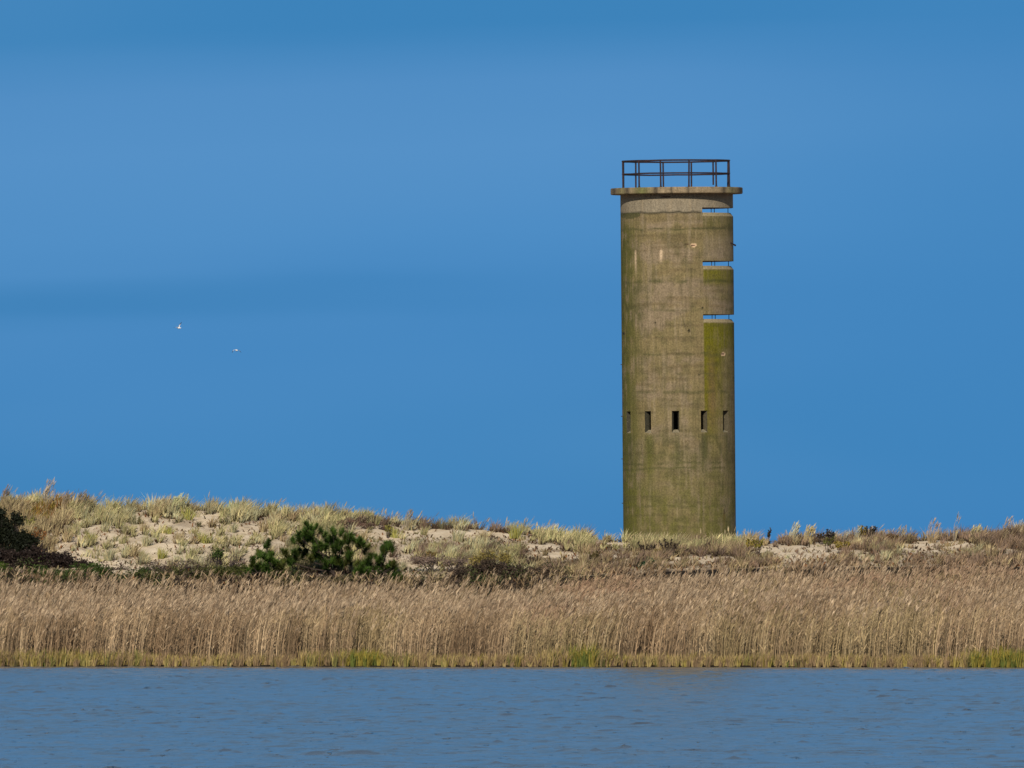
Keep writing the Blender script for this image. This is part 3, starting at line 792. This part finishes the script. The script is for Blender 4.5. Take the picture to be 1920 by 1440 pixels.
def shore_grass():
    s = Soup(); N = 3100
    px = rng.uniform(-340, 2260, N); Y = shore(px) + .05 + rng.random(N) ** 1.7 * 4.2
    z = ground(px, Y); x = x_of(px, Y)
    for i in range(N):
        p = px[i]
        gk = max(math.exp(-((p - 120) / 150) ** 2) * .8, math.exp(-((p - 680) / 110) ** 2), math.exp(-((p - 1090) / 70) ** 2), math.exp(-((p - 1870) / 70) ** 2) * 1.4, .35 * math.exp(-((p - 1420) / 60) ** 2), .25)
        tall = math.exp(-((p - 1085) / 55) ** 2) * .55 + math.exp(-((p - 1865) / 50) ** 2) * .55
        A = (np.array((0.25, 0.20, 0.055)) if rng.random() < .6 else np.array((0.11, 0.125, 0.035))) if rng.random() < gk else np.array((0.30, 0.21, 0.12))
        B_ = np.array((0.42, 0.33, 0.14)) if rng.random() < .5 else BROWN
        h = rng.uniform(.35, .8) * (1 + tall * rng.random()) * (1 if gk > .3 else .8)
        tuft(s, np.array([x[i], Y[i], z[i]]), h, h * .32, 15, A, B_ if gk < .9 else A * 1.2, .15, .028)
    tag(s.link("shore_grass", M_GRASS), 'short yellow-green marsh grass fringing the waterline below the reeds', 'grass', kind='stuff')
shore_grass()

# ------------------------------------------------------------------ single tussocks on the bare slope
def tuss_mesh(kind):
    s = Soup(); A, B_ = [(GREENG, STRAW), (SAGE, STRAW), (BROWN, STRAW), (GREENG * 1.1, YEL)][kind % 4]
    for k in range(2 + kind % 2):
        off = np.array([rng.normal(0, .12), rng.normal(0, .12), 0])
        tuft(s, off, rng.uniform(.5, .68), rng.uniform(.22, .34), 34, A, B_, .25, .022, 1 if kind % 3 == 0 else 0)
    me = s.mesh("beach_grass_tussock"); me.materials.append(M_GRASS); return me
TM = [tuss_mesh(k) for k in range(8)]
TINT = ['green and straw', 'grey-green', 'brownish straw', 'yellow-green'] * 2
ORD = ['first', 'second', 'third', 'fourth', 'fifth', 'sixth', 'seventh', 'eighth', 'ninth', 'tenth', 'eleventh', 'twelfth']
rows = [(974, 'top row below the left crest', [190, 245, 296, 348, 418, 470, 522, 575]),
        (999, 'second row of the left slope', [150, 205, 262, 318, 372, 430, 486]),
        (1024, 'third row of the left slope', [168, 226, 280, 330, 388, 446]),
        (1048, 'lowest row of the left slope', [196, 244, 300, 352, 440]),
        (1010, 'sand patch right of the pines', [690, 742, 795, 850, 905, 958])]
kk = 0
for py_, where, pxs in rows:
    for j, p in enumerate(pxs):
        pp = p + rng.uniform(-9, 9); yy = py_ + rng.uniform(-6, 6)
        Yp = Y_for(pp, yy); o = bpy.data.objects.new("beach_grass_tussock", TM[kk % 8]); COL.objects.link(o)
        o.location = place(pp, Yp); o.rotation_euler = (0, 0, rng.uniform(-.5, .5)); sc_ = rng.uniform(.75, 1.15); o.scale = (sc_, sc_, sc_)
        tag(o, f'{TINT[kk % 8]} tussock, {ORD[j]} from the left in the {where}', 'grass tussock', 'beach grass tussocks on the open sand of the dune')
        kk += 1

# tall plume grasses standing against the sky
def plume_grass(px, py_top, width_px, label, col=(0.40, 0.31, 0.22), n=26, heads=True, Y=566.6, leanr=.28):
    col = np.array(col) * np.array((.90, 1.06, .92)); b = place(px, Y); top = float(P(px, py_top, Y)[2]); h = top - b[2]
    r = empty("plume_grass", tuple(b)); tag(r, label, 'grass clump', 'tall grass clumps on the dune crest')
    s = Soup(); w = width_px / (FPX / (Y - CAM_Y))
    bx = rng.uniform(-.5, .5, n) * w * .6; by = rng.normal(0, .12, n); hh = h * rng.uniform(.55, .95, n)
    base = np.stack([bx, by, np.full(n, -.05)], -1); tip = base + np.stack([leanr * hh * rng.uniform(.5, 1.3, n) - leanr * h * .4, rng.normal(0, .08, n), hh], -1)
    bend = np.stack([-.08 * hh, 0 * hh, 0 * hh], -1); c = np.array(col) * rng.uniform(.6, 1.2, (n, 1))
    s.ribbons(base, tip, .022, c * .8, c, bend, 3)
    tuft(s, np.array([0, 0, 0]), h * .55, w * .5, 40, np.array(col) * .9, STRAW * .8, .25, .022)
    s.link("stalks", M_GRASS, r)
    if heads:
        s = Soup()
        for q_ in range(4):
            st = tip - (tip - base) * rng.uniform(.02, .28, (n, 1)); en = st + np.stack([.10 * h * rng.uniform(.4, 1.3, n), rng.normal(0, .03, n), .17 * h * rng.uniform(.6, 1.2, n)], -1)
            s.ribbons(st, en, .03, c * 1.0, c * 1.15, None, 2, rng.uniform(-1.3, 1.3, n), 'plume')
        s.link("seed_heads", M_GRASS, r)
plume_grass(6, 905, 10, 'narrow brown plume grass against the sky at the left end of the dune crest', (0.25, 0.15, 0.11), 14)
plume_grass(86, 894, 20, 'tallest pinkish plume grass on the left dune crest above the dark evergreen bush', (0.42, 0.29, 0.24), 24)
plume_grass(126, 917, 28, 'feathery purple-brown grass clump just right of the tallest plume grass', (0.30, 0.20, 0.16), 30)
plume_grass(152, 915, 30, 'dark-based brown plume grass left of the bare sand notch in the crest', (0.29, 0.19, 0.13), 34)
plume_grass(335, 922, 46, 'broad straw tussock with seed stalks, first hump right of the sand notch', (0.46, 0.38, 0.24), 40, True)
plume_grass(432, 930, 44, 'rounded pale green tussock hump on the crest above the pine saplings', (0.42, 0.38, 0.23), 40, False)
plume_grass(606, 938, 36, 'upright pale straw clump on the crest directly above the pines', (0.50, 0.42, 0.27), 34, False)
plume_grass(762, 953, 20, 'wispy purplish clump where the crest starts dropping towards the tower', (0.32, 0.23, 0.19), 18)
plume_grass(1488, 974, 16, 'pale feathery grass clump, taller and left of the twin pair right of the tower', (0.56, 0.45, 0.36), 20)
plume_grass(1516, 979, 22, 'orange-straw grass clump, the right one of the twin pair right of the tower', (0.52, 0.36, 0.22), 30)
plume_grass(1583, 990, 16, 'thin grey grass clump between the dark and the yellow goldenrod on the ridge', (0.38, 0.30, 0.25), 12)
plume_grass(1605, 974, 8, 'single tall whitish stalk standing beside the yellow goldenrod on the ridge', (0.50, 0.42, 0.38), 5)
plume_grass(1688, 983, 30, 'loose bending brown grass clump right of the goldenrods on the ridge', (0.36, 0.25, 0.18), 18)
plume_grass(1748, 969, 26, 'arching reddish plume grass above the right-hand sand slope', (0.46, 0.29, 0.21), 14)
plume_grass(1790, 957, 6, 'lone very tall stalk on the right-hand ridge above the sand slope', (0.42, 0.30, 0.27), 4)
plume_grass(1830, 980, 30, 'pale straw grass clump on the ridge between the lone stalk and the right end', (0.48, 0.36, 0.22), 30)
plume_grass(1884, 961, 24, 'forked pinkish plume grass near the right end of the ridge', (0.50, 0.33, 0.26), 10)
plume_grass(1912, 968, 8, 'thin pale stalks at the far right end of the ridge', (0.46, 0.36, 0.3), 5)

# ------------------------------------------------------------------ pines
def zp(a, b): return (440 + a / 5.3333, 960 + b / 5.3333)
PM = [(720, 140), (770, 172), (820, 150), (865, 190), (745, 232), (700, 212), (800, 305), (770, 272), (860, 330), (915, 300), (960, 270), (1000, 222), (1072, 215), (1020, 290), (1060, 330), (1100, 290), (985, 340), (940, 312), (1050, 398), (990, 390), (1160, 250), (1195, 290), (1240, 330), (1290, 330), (1330, 352), (1250, 300), (880, 362), (650, 300), (580, 290), (700, 250), (830, 380), (905, 235), (1135, 385),
      (720, 410), (800, 440), (690, 440), (640, 410), (590, 402), (860, 490), (910, 510), (760, 480), (1030, 490), (1060, 530), (1120, 510), (1150, 500), (1010, 470), (560, 470), (610, 462), (550, 500), (1130, 445), (840, 455), (930, 540), (1000, 545)]
PL = [(340, 310), (318, 340), (235, 410), (262, 432), (190, 470), (180, 495), (490, 400), (512, 420), (380, 490), (350, 480), (430, 520), (300, 472), (400, 542), (330, 540), (250, 530), (222, 562), (480, 560), (150, 600), (200, 622), (262, 612), (60, 622), (100, 650), (40, 655), (370, 440), (320, 590), (430, 590)]
PR = [(1560, 330), (1530, 352), (1490, 372), (1500, 402), (1580, 380), (1480, 450), (1550, 540), (1592, 522), (1520, 560), (1330, 490), (1290, 520), (1350, 532), (1260, 560), (1230, 602), (1300, 600), (1400, 592), (1450, 580), (1430, 622), (1380, 640), (1470, 602), (1340, 612), (1220, 522), (1612, 662), (1650, 650), (1700, 672), (1660, 702), (1560, 602), (1410, 450), (1360, 450), (1580, 640), (1250, 650)]

def pine(tufts, foot, Y, label, rad=.25):
    fb = np.array(P(foot[0], foot[1], Y)); gz = float(ground(foot[0], Y)); fb[2] = gz - .05
    r = empty("pine_tree", tuple(fb)); tag(r, label, 'pine tree', 'low pines at the foot of the dune')
    c = [];
    for (a, b_) in tufts:
        q_ = np.array(P(*zp(a, b_), Y + rng.normal(0, .4))); c.append(q_ - fb)
    for q_ in [c[i] for i in rng.choice(len(c), int(len(c) * .8))]: c.append(q_ + np.array([rng.normal(0, .16), rng.normal(0, .3), rng.normal(-.05, .1)]))
    c = np.array(c)
    bark = (0.055, 0.035, 0.025)
    # hubs: a few limb ends that gather the nearest shoots
    kn = max(4, len(c) // 6); hub = c[rng.choice(len(c), kn, False)]
    for _ in range(6):
        d = np.linalg.norm(c[:, None] - hub[None], axis=2); lab = d.argmin(1)
        hub = np.array([c[lab == j].mean(0) if (lab == j).any() else hub[j] for j in range(kn)])
    d = np.linalg.norm(c[:, None] - hub[None], axis=2); lab = d.argmin(1)
    top = np.array([c[:, 0].mean() * .35, 0, c[:, 2].max() * .45])
    s = Soup(); s.tube([(0, 0, 0), (top[0] * .5 + .04, .02, top[2] * .5), tuple(top)], [.075, .06, .045], bark, 8); s.link("trunk", M_BARK, r)
    for j in range(kn):
        if not (lab == j).any(): continue
        h = hub[j] - np.array([0, 0, .12]); u = rng.uniform(.15, .95); st = top * u
        mid = st * .5 + h * .5 + np.array([0, rng.normal(0, .05), -.07])
        s = Soup(); s.tube([st, mid, h], [.036, .026, .018], bark, 6)
        for q_ in c[lab == j]:
            e = q_ - np.array([0, 0, .04]); s.tube([h + (mid - h) * rng.uniform(0, .3), (h + e) / 2 + np.array([0, 0, -.03]), e], [.016, .011, .006], bark, 4)
        s.link("limb", M_BARK, r)
    for q_ in c:                                    # one bottlebrush shoot per tuft
        s = Soup(); ax = np.array([rng.normal(.05, .6), rng.normal(0, .5), 1.0]); ax /= np.linalg.norm(ax)
        n = 230; L = rad * rng.uniform(.95, 1.4); u = rng.random(n)
        p0 = q_ + ax * ((u - .55) * L * 1.0)[:, None]
        dv = rng.normal(0, 1, (n, 3)); dv -= (dv @ ax)[:, None] * ax * .75; dv /= np.linalg.norm(dv, axis=1)[:, None]; dv += ax * rng.uniform(.2, .9, n)[:, None]
        dv /= np.linalg.norm(dv, axis=1)[:, None]
        k = rng.random((n, 1)); cc = np.array((0.018, 0.045, 0.008)) * (1 - k) + np.array((0.085, 0.135, 0.020)) * k
        if rng.random() < .18: cc = cc * .6 + np.array((0.10, 0.07, 0.02)) * .4
        cc = cc * rng.uniform(.6, 1.45)
        s.ribbons(p0, p0 + dv * (L * rng.uniform(.55, 1.0, n))[:, None], .030, cc * .8, cc, None, 1, rng.uniform(-1.5, 1.5, n))
        s.link("needle_tuft", M_NEEDLE, r)
pine(PM, (627, 1092), 548.5, 'largest dark green pine with spreading open limbs in front of the sand slope')
pine(PL, (505, 1094), 547.9, 'low dense pine touching the left side of the largest pine')
pine(PR, (715, 1096), 547.9, 'pine on the right of the largest pine with one tuft-topped branch standing up')

# ------------------------------------------------------------------ leafy shrubs
def shrub(name, label, cat, blobs, Y, leaf=.05, col=((0.02, 0.03, 0.01), (0.05, 0.06, 0.02)), dens=650, twig=(0.05, 0.035, 0.03), group=None, ntw=14, depth=.6, up=0.0):
    """blobs: (px, py, rx_px, ry_px) lobes of the crown; a stem runs to each"""
    k = FPX / (Y - CAM_Y); cx = float(np.mean([b[0] for b in blobs])); fx = float(x_of(cx, Y)); gz = float(ground(cx, Y))
    base = np.array([fx, Y, gz]); r = empty(name, tuple(base)); tag(r, label, cat, group)
    s = Soup(); t = Soup()
    for (bx, by, rx, ry) in blobs:
        cen = np.array(P(bx, by, Y)) - base; rr = np.array([rx / k, max(rx, ry) / k * depth, ry / k])
        n = int(dens * max(.25, rr[0] * rr[2] * 4)); n = min(n, 9000)
        d = rng.normal(0, 1, (n, 3)); d /= np.linalg.norm(d, axis=1)[:, None]
        lump = 1 + .55 * (fbm(d[:, 0] * 3 + bx, d[:, 2] * 3 + by, 7, 3) - .5) * 2
        rad = rng.random(n) ** .4 * lump; p = cen + d * rr * rad[:, None] * .8
        K_ = max(8, int(34 * rr[0] * rr[2] * 4)); kc = rng.normal(0, 1, (K_, 3)); kc /= np.linalg.norm(kc, axis=1)[:, None]; kc = cen + kc * rr * rng.uniform(.45, 1.12, (K_, 1)); w_ = rng.random(n) < .62
        p[w_] = kc[rng.integers(0, K_, w_.sum())] + rng.normal(0, .085, (w_.sum(), 3)) * np.array([1.1, 1, .9])
        u = rng.normal(0, 1, (n, 3)); u /= np.linalg.norm(u, axis=1)[:, None]; v = np.cross(u, rng.normal(0, 1, (n, 3))); v /= np.linalg.norm(v, axis=1)[:, None]
        kx = rng.random((n, 1)); cc = np.array(col[0]) * (1 - kx) + np.array(col[1]) * kx
        l = leaf * rng.uniform(.6, 1.3, (n, 1)); s.quads(p, u * l, v * l * .5, cc)
        for _ in range(ntw):
            j = rng.integers(0, n); e = p[j]; st = np.array([cen[0] * .8 + rng.normal(0, rr[0] * .2), cen[1], min(0, cen[2]) - .02])
            m_ = (st + e) / 2 + np.array([rng.normal(0, .06), 0, .04])
            t.tube([st, m_, e + (e - m_) * .12], [.022, .014, .006], twig, 4)
    s.link("foliage", M_LEAF, r); t.link("stems", M_BARK, r)["kind"] = "stuff"
    return r
DK = ((0.006, 0.008, 0.004), (0.017, 0.020, 0.009)); DKB = ((0.014, 0.009, 0.007), (0.040, 0.026, 0.020)); GR = ((0.025, 0.045, 0.010), (0.07, 0.10, 0.02)); OL = ((0.06, 0.05, 0.02), (0.14, 0.11, 0.04))
shrub("evergreen_bush", 'near-black ragged evergreen bush at the left edge under the dune crest', 'bush', [(4, 994, 30, 28), (40, 1012, 20, 16), (-40, 985, 50, 38), (30, 975, 14, 12), (58, 1018, 14, 14), (-5, 962, 18, 10), (20, 1015, 42, 18), (10, 1035, 50, 20)], 552, .06, DK, 2100)
shrub("bramble_thicket", 'dark brown leafless bramble thicket below the near-black evergreen bush', 'thicket', [(20, 1050, 50, 22), (75, 1052, 42, 24), (115, 1056, 36, 20), (155, 1063, 28, 13), (60, 1074, 60, 16), (-40, 1050, 50, 24)], 549.6, .055, DKB, 2400, ntw=30)
shrub("green_bush", 'small bright green bush in the lower left corner of the dune foot', 'bush', [(4, 1070, 18, 16), (-20, 1075, 25, 16)], 548.5, .05, ((0.04, 0.07, 0.01), (0.10, 0.14, 0.02)), 2200)
shrub("green_bush", 'low green bush behind the reeds, left of the leafless twig shrub', 'bush', [(165, 1072, 38, 15), (190, 1076, 26, 13), (80, 1078, 36, 12), (120, 1080, 30, 10), (150, 1088, 60, 11), (60, 1090, 50, 10)], 548.0, .05, GR, 2400)
shrub("green_bush", 'small dark green pine-like bush right beside the leafless twig shrub', 'bush', [(272, 1074, 13, 8), (262, 1080, 12, 8)], 548.6, .05, GR, 2400)
shrub("mixed_bush", 'olive green bush spreading behind the reeds left of the pines', 'bush', [(225, 1088, 46, 12), (290, 1086, 44, 13), (350, 1090, 50, 13), (440, 1092, 60, 12), (330, 1080, 40, 14), (385, 1078, 38, 14), (430, 1074, 36, 16), (465, 1080, 30, 18), (540, 1090, 50, 10)], 548.2, .05, ((0.035, 0.045, 0.012), (0.09, 0.085, 0.025)), 2400)
shrub("twiggy_shrub", 'grey-brown leafless twig shrub on the sand left of the pines', 'shrub', [(225, 1072, 28, 14), (290, 1066, 38, 16), (350, 1064, 32, 17)], 549.5, .035, ((0.05, 0.035, 0.028), (0.12, 0.085, 0.07)), 900, ntw=34)
shrub("twiggy_shrub", 'dark branching shrub with a green tip, just left of the pines', 'shrub', [(402, 1050, 28, 20), (440, 1052, 20, 16)], 549.6, .035, ((0.05, 0.035, 0.03), (0.13, 0.09, 0.075)), 420, ntw=34)
shrub("green_bush", 'tiny green tip growing out of the dark branching shrub', 'bush', [(410, 1038, 9, 7)], 549.4, .045, GR, 2400, ntw=4)
shrub("brown_thicket", 'dark brown and green thicket behind the reeds halfway between pines and tower', 'thicket', [(872, 1076, 28, 16), (915, 1070, 30, 20), (955, 1074, 30, 18), (1000, 1078, 34, 16), (900, 1094, 44, 16), (965, 1096, 44, 14), (1020, 1092, 30, 12)], 548.3, .05, ((0.03, 0.022, 0.014), (0.09, 0.06, 0.04)), 2200, ntw=22)
shrub("green_bush", 'dark green bush low in front of the brown thicket, touching the reeds', 'bush', [(912, 1094, 22, 9), (1012, 1096, 14, 7), (985, 1100, 18, 7)], 547.7, .05, ((0.02, 0.04, 0.015), (0.05, 0.08, 0.03)), 2200)
shrub("rusty_shrub", 'low rusty brown shrub on the sand above the pines', 'shrub', [(690, 985, 22, 8), (650, 978, 24, 8), (725, 990, 16, 5)], Y_for(690, 992), .035, ((0.07, 0.035, 0.025), (0.19, 0.11, 0.08)), 1500)
shrub("rusty_shrub", 'dark heath patch on the crest above the pine tops', 'shrub', [(610, 972, 40, 6), (700, 974, 44, 6)], Y_for(650, 980), .035, ((0.05, 0.04, 0.03), (0.13, 0.10, 0.07)), 1500)
shrub("yellow_shrub", 'yellowish goldenrod patch above the brown thicket', 'shrub', [(915, 1043, 20, 14), (945, 1046, 16, 12), (895, 1050, 14, 12)], 549.5, .04, ((0.13, 0.10, 0.03), (0.34, 0.26, 0.07)), 1400)
shrub("green_bush", 'small glossy green bush standing alone above the reeds left of the tower foot', 'bush', [(1213, 1057, 12, 5), (1204, 1066, 9, 7), (1211, 1077, 5, 8)], 549, .055, ((0.008, 0.03, 0.012), (0.03, 0.075, 0.03)), 3400, ntw=8)
shrub("dark_shrub", 'dark low shrub poking out of the grass on the right side', 'shrub', [(1822, 1060, 14, 5), (1808, 1064, 9, 5), (1796, 1058, 10, 3)], 549.2, .05, ((0.01, 0.01, 0.008), (0.035, 0.035, 0.025)), 2600)
shrub("mixed_bush", 'olive undergrowth bush filling the gap under and right of the largest pine', 'bush', [(560, 1094, 46, 12), (640, 1094, 50, 13), (720, 1096, 48, 12), (775, 1094, 24, 10)], 547.8, .05, ((0.03, 0.03, 0.012), (0.09, 0.08, 0.03)), 2000)
shrub("brown_shrub", 'soft brown shrub mound between the pines and the yellow goldenrod', 'shrub', [(800, 1050, 42, 8), (850, 1052, 34, 8), (860, 1072, 20, 7)], 550, .035, ((0.12, 0.08, 0.06), (0.26, 0.19, 0.15)), 1500)

def undergrowth():
    """leafy creepers and briars covering the foot of the dune behind the reeds"""
    s = Soup(); N = 17000
    px = rng.uniform(-330, 1075, N); Y = rng.uniform(543.5, 548.6, N)
    lump = fbm(px / 20, Y / 1.2, 700, 3); g_ = fbm(px / 60, Y / 3, 710, 2)
    hmax = .12 + .55 * ss(lump, .35, .7)
    z = ground(px, Y) + hmax * rng.random(N) ** .7
    p = np.stack([x_of(px, Y), Y, z], -1)
    u = rng.normal(0, 1, (N, 3)); u /= np.linalg.norm(u, axis=1)[:, None]; v = np.cross(u, rng.normal(0, 1, (N, 3))); v /= np.linalg.norm(v, axis=1)[:, None]
    m = ss(g_, .4, .6)[:, None]; k = rng.random((N, 1))
    c = (np.array((0.022, 0.036, 0.010)) * (1 - k) + np.array((0.075, 0.085, 0.022)) * k) * (1 - m) + (np.array((0.022, 0.014, 0.010)) * (1 - k) + np.array((0.095, 0.066, 0.045)) * k) * m
    l = rng.uniform(.03, .065, (N, 1)); s.quads(p, u * l, v * l * .5, c)
    tag(s.link("undergrowth", M_LEAF), 'dark green and brown creeping undergrowth along the dune foot behind the reeds', 'undergrowth', kind='stuff')
undergrowth()

# ------------------------------------------------------------------ stalky goldenrods and dead weeds
def stalk_plant(label, px, py_base, py_top, n, spread, leafc, stemc, Y=None, cat='plant', name="goldenrod_plant", leafiness=26, lean=.12):
    Y = Y or Y_for(px, py_base); b = place(px, Y); h = float(P(px, py_top, Y)[2]) - b[2]; h = max(h, .35); k = FPX / (Y - CAM_Y)
    r = empty(name, tuple(b)); tag(r, label, cat, 'stalky goldenrods and dead weeds on the dune')
    for i in range(n):
        x0_ = (i - (n - 1) / 2) / max(1, n) * spread / k * .4; hh = h * rng.uniform(.72, 1.0); lx = (i - (n - 1) / 2) / max(1, n) * spread / k + lean * hh * rng.uniform(.2, 1)
        s = Soup(); p = [np.array([x0_, 0, -.04]), np.array([x0_ + lx * .35, rng.normal(0, .05), hh * .5]), np.array([x0_ + lx, rng.normal(0, .08), hh])]
        s.tube(p, [.018, .013, .008], stemc, 5); so = s.link("stem", M_BARK, r)
        m_ = leafiness; u = rng.uniform(.3, 1, m_)[:, None]; q_ = p[1] * 1.0 + (p[2] - p[1]) * np.clip((u - .3) / .7, 0, 1)
        ax = rng.normal(0, 1, (m_, 3)); ax[:, 2] = np.abs(ax[:, 2]) * .6 + .2; ax /= np.linalg.norm(ax, axis=1)[:, None]; v = np.cross(ax, rng.normal(0, 1, (m_, 3))); v /= np.linalg.norm(v, axis=1)[:, None]
        cc = np.array(leafc) * rng.uniform(.6, 1.3, (m_, 1)); s = Soup(); s.quads(q_ + ax * .035, ax * .065, v * .028, cc); s.link("leaves", M_LEAF, so)
BRK = (0.05, 0.03, 0.025); DKL = (0.045, 0.033, 0.022); YLL = (0.24, 0.18, 0.03); OLL = (0.10, 0.10, 0.025)
stalk_plant('curled dark brown weed, leftmost of the two in front of the tower foot', 1212, 1044, 1016, 5, 30, DKL, BRK)
stalk_plant('larger dark brown weed with curled leaves in front of the tower foot', 1254, 1046, 1009, 6, 34, DKL, BRK)
stalk_plant('small olive weed beside the sand patch left of the tower foot', 1115, 1056, 1034, 4, 20, (0.11, 0.085, 0.03), BRK)
stalk_plant('low yellow-green weed right beside the larger dark brown weed', 1234, 1044, 1026, 3, 12, YLL, BRK)
stalk_plant('yellow goldenrod, left of the adjoining pair right of the tower foot', 1405, 1040, 1009, 4, 14, YLL, BRK)
stalk_plant('yellow goldenrod, right of the adjoining pair right of the tower foot', 1421, 1040, 1009, 5, 16, (0.2, 0.17, 0.03), BRK)
stalk_plant('single dark spike below the skyline between tower and feathery twin clumps', 1441, 1012, 990, 2, 5, (0.05, 0.04, 0.02), BRK, 566.9)
stalk_plant('dark goldenrod on the skyline left of the brightest bare sand', 1541, 1012, 995, 4, 18, DKL, BRK, 566.9)
stalk_plant('taller dark goldenrod on the skyline above the brightest bare sand', 1556, 1012, 993, 5, 14, (0.04, 0.035, 0.03), BRK, 566.9)
stalk_plant('slender yellow-green weed growing from the brightest bare sand', 1552, 1036, 1006, 4, 18, OLL, BRK)
stalk_plant('bushy yellow goldenrod at the right end of the brightest bare sand', 1578, 1038, 1015, 7, 26, YLL, BRK)
stalk_plant('bright yellow goldenrod standing tall against the sky on the ridge', 1617, 1008, 985, 5, 12, YLL, BRK, 566.9, leafiness=40)
stalk_plant('tall dark goldenrod directly right of the bright yellow one on the ridge', 1632, 1008, 988, 6, 16, (0.04, 0.04, 0.035), BRK, 566.9, leafiness=40)
stalk_plant('low olive goldenrod mound right of the ridge goldenrods', 1652, 1022, 1006, 6, 26, (0.15, 0.13, 0.03), BRK)
stalk_plant('rust-tinged goldenrod next to the low olive goldenrod mound', 1674, 1020, 1001, 5, 18, (0.13, 0.08, 0.03), BRK)
stalk_plant('tall brown weed spikes above the yellow goldenrod patch left of the tower', 996, 1072, 1040, 4, 20, (0.07, 0.045, 0.03), BRK)
stalk_plant('yellow-leaved weed on the sand right of the pines', 808, 1058, 1032, 4, 16, (0.16, 0.11, 0.035), BRK)
stalk_plant('small yellow-leaved weed alone on the bare sand above the right pine', 727, 1010, 985, 3, 10, (0.19, 0.17, 0.04), BRK)
stalk_plant('orange-brown weed spikes at the right edge of the near-black bush', 72, 1030, 988, 6, 26, (0.24, 0.11, 0.035), BRK)
stalk_plant('yellow-green leafy weed above the near-black bush', 52, 1000, 966, 5, 24, (0.22, 0.2, 0.05), BRK)

# ------------------------------------------------------------------ gulls
def gull(label, px, py, Y, heading, wingL, wingR, span=1.0, bank=0.0):
    c = P(px, py, Y); r = empty("gull", tuple(c), heading); r.rotation_euler = (0, bank, heading)
    tag(r, label, 'bird', 'gulls flying over the dunes')
    prof = [(-.30, .004, .05, 0), (-.24, .05, .018, 0), (-.12, .07, .055, 0), (.0, .085, .08, 0), (.12, .07, .07, .01), (.19, .045, .048, .03), (.24, .045, .045, .04), (.285, .028, .028, .035), (.30, .011, .013, .028), (.345, .003, .004, .02)]
    V = []; Q = []; C = []; n = 10
    for k, (y, a, b_, zo) in enumerate(prof):
        for i in range(n):
            t = 2 * math.pi * i / n; V.append((a * math.cos(t), y, b_ * math.sin(t) + zo)); C.append((0.8, 0.78, 0.74) if k < 7 else ((.5, .32, .05) if k > 7 else (.75, .73, .7)))
    for k in range(len(prof) - 1):
        for i in range(n):
            j = (i + 1) % n; Q.append([k * n + i, k * n + j, (k + 1) * n + j, (k + 1) * n + i])
    link("body", make_mesh("body", V, Q, C, True), M_FEATH, r)
    for sgn, jt in ((-1, wingL), (1, wingR)):
        # joints: shoulder, wrist, tip as (out, up); closed, tapered wing with thickness
        sec = [(.05, .03, .2, .02), (jt[0][0] * .5 + .02, jt[0][1] * .55 + .03, .22, .018), (jt[0][0], jt[0][1], .19, .014), ((jt[0][0] + jt[1][0]) / 2, (jt[0][1] + jt[1][1]) / 2, .15, .012), (jt[1][0], jt[1][1], .02, .003)]
        V = []; Q = []; C = []
        for k, (o_, u_, ch, th_) in enumerate(sec):
            sh = [.05, .09, .10, .02, -.10][k]; col = [(.5, .52, .55), (.45, .47, .5), (.42, .44, .47), (.02, .02, .024), (.008, .008, .01)][k]
            for (yy, zz_) in ((sh + ch * .5, 0), (sh + ch * .15, th_), (sh - ch * .5, 0), (sh + ch * .1, -th_ * .6)):
                V.append((sgn * o_, yy, u_ + zz_)); C.append(col)
        for k in range(4):
            for i in range(4):
                a = k * 4 + i; b_ = k * 4 + (i + 1) % 4; q_ = [a, b_, b_ + 4, a + 4]; Q.append(q_ if sgn < 0 else q_[::-1])
        Q += [[0, 1, 2, 3], [16, 17, 18, 19]]
        link("wing", make_mesh("wing", V, Q, C, True), M_FEATH, r)
gull('white gull, the higher one on the left, with one wing raised upright', 335.5, 615, 1350, d2r(35), [(.26, .06), (.62, .03)], [(.12, .22), (.24, .52)])
gull('white gull with drooping black wing tips, the lower one on the right', 443.5, 657, 1350, d2r(20), [(.25, .02), (.42, -.22)], [(.25, .02), (.42, -.20)])
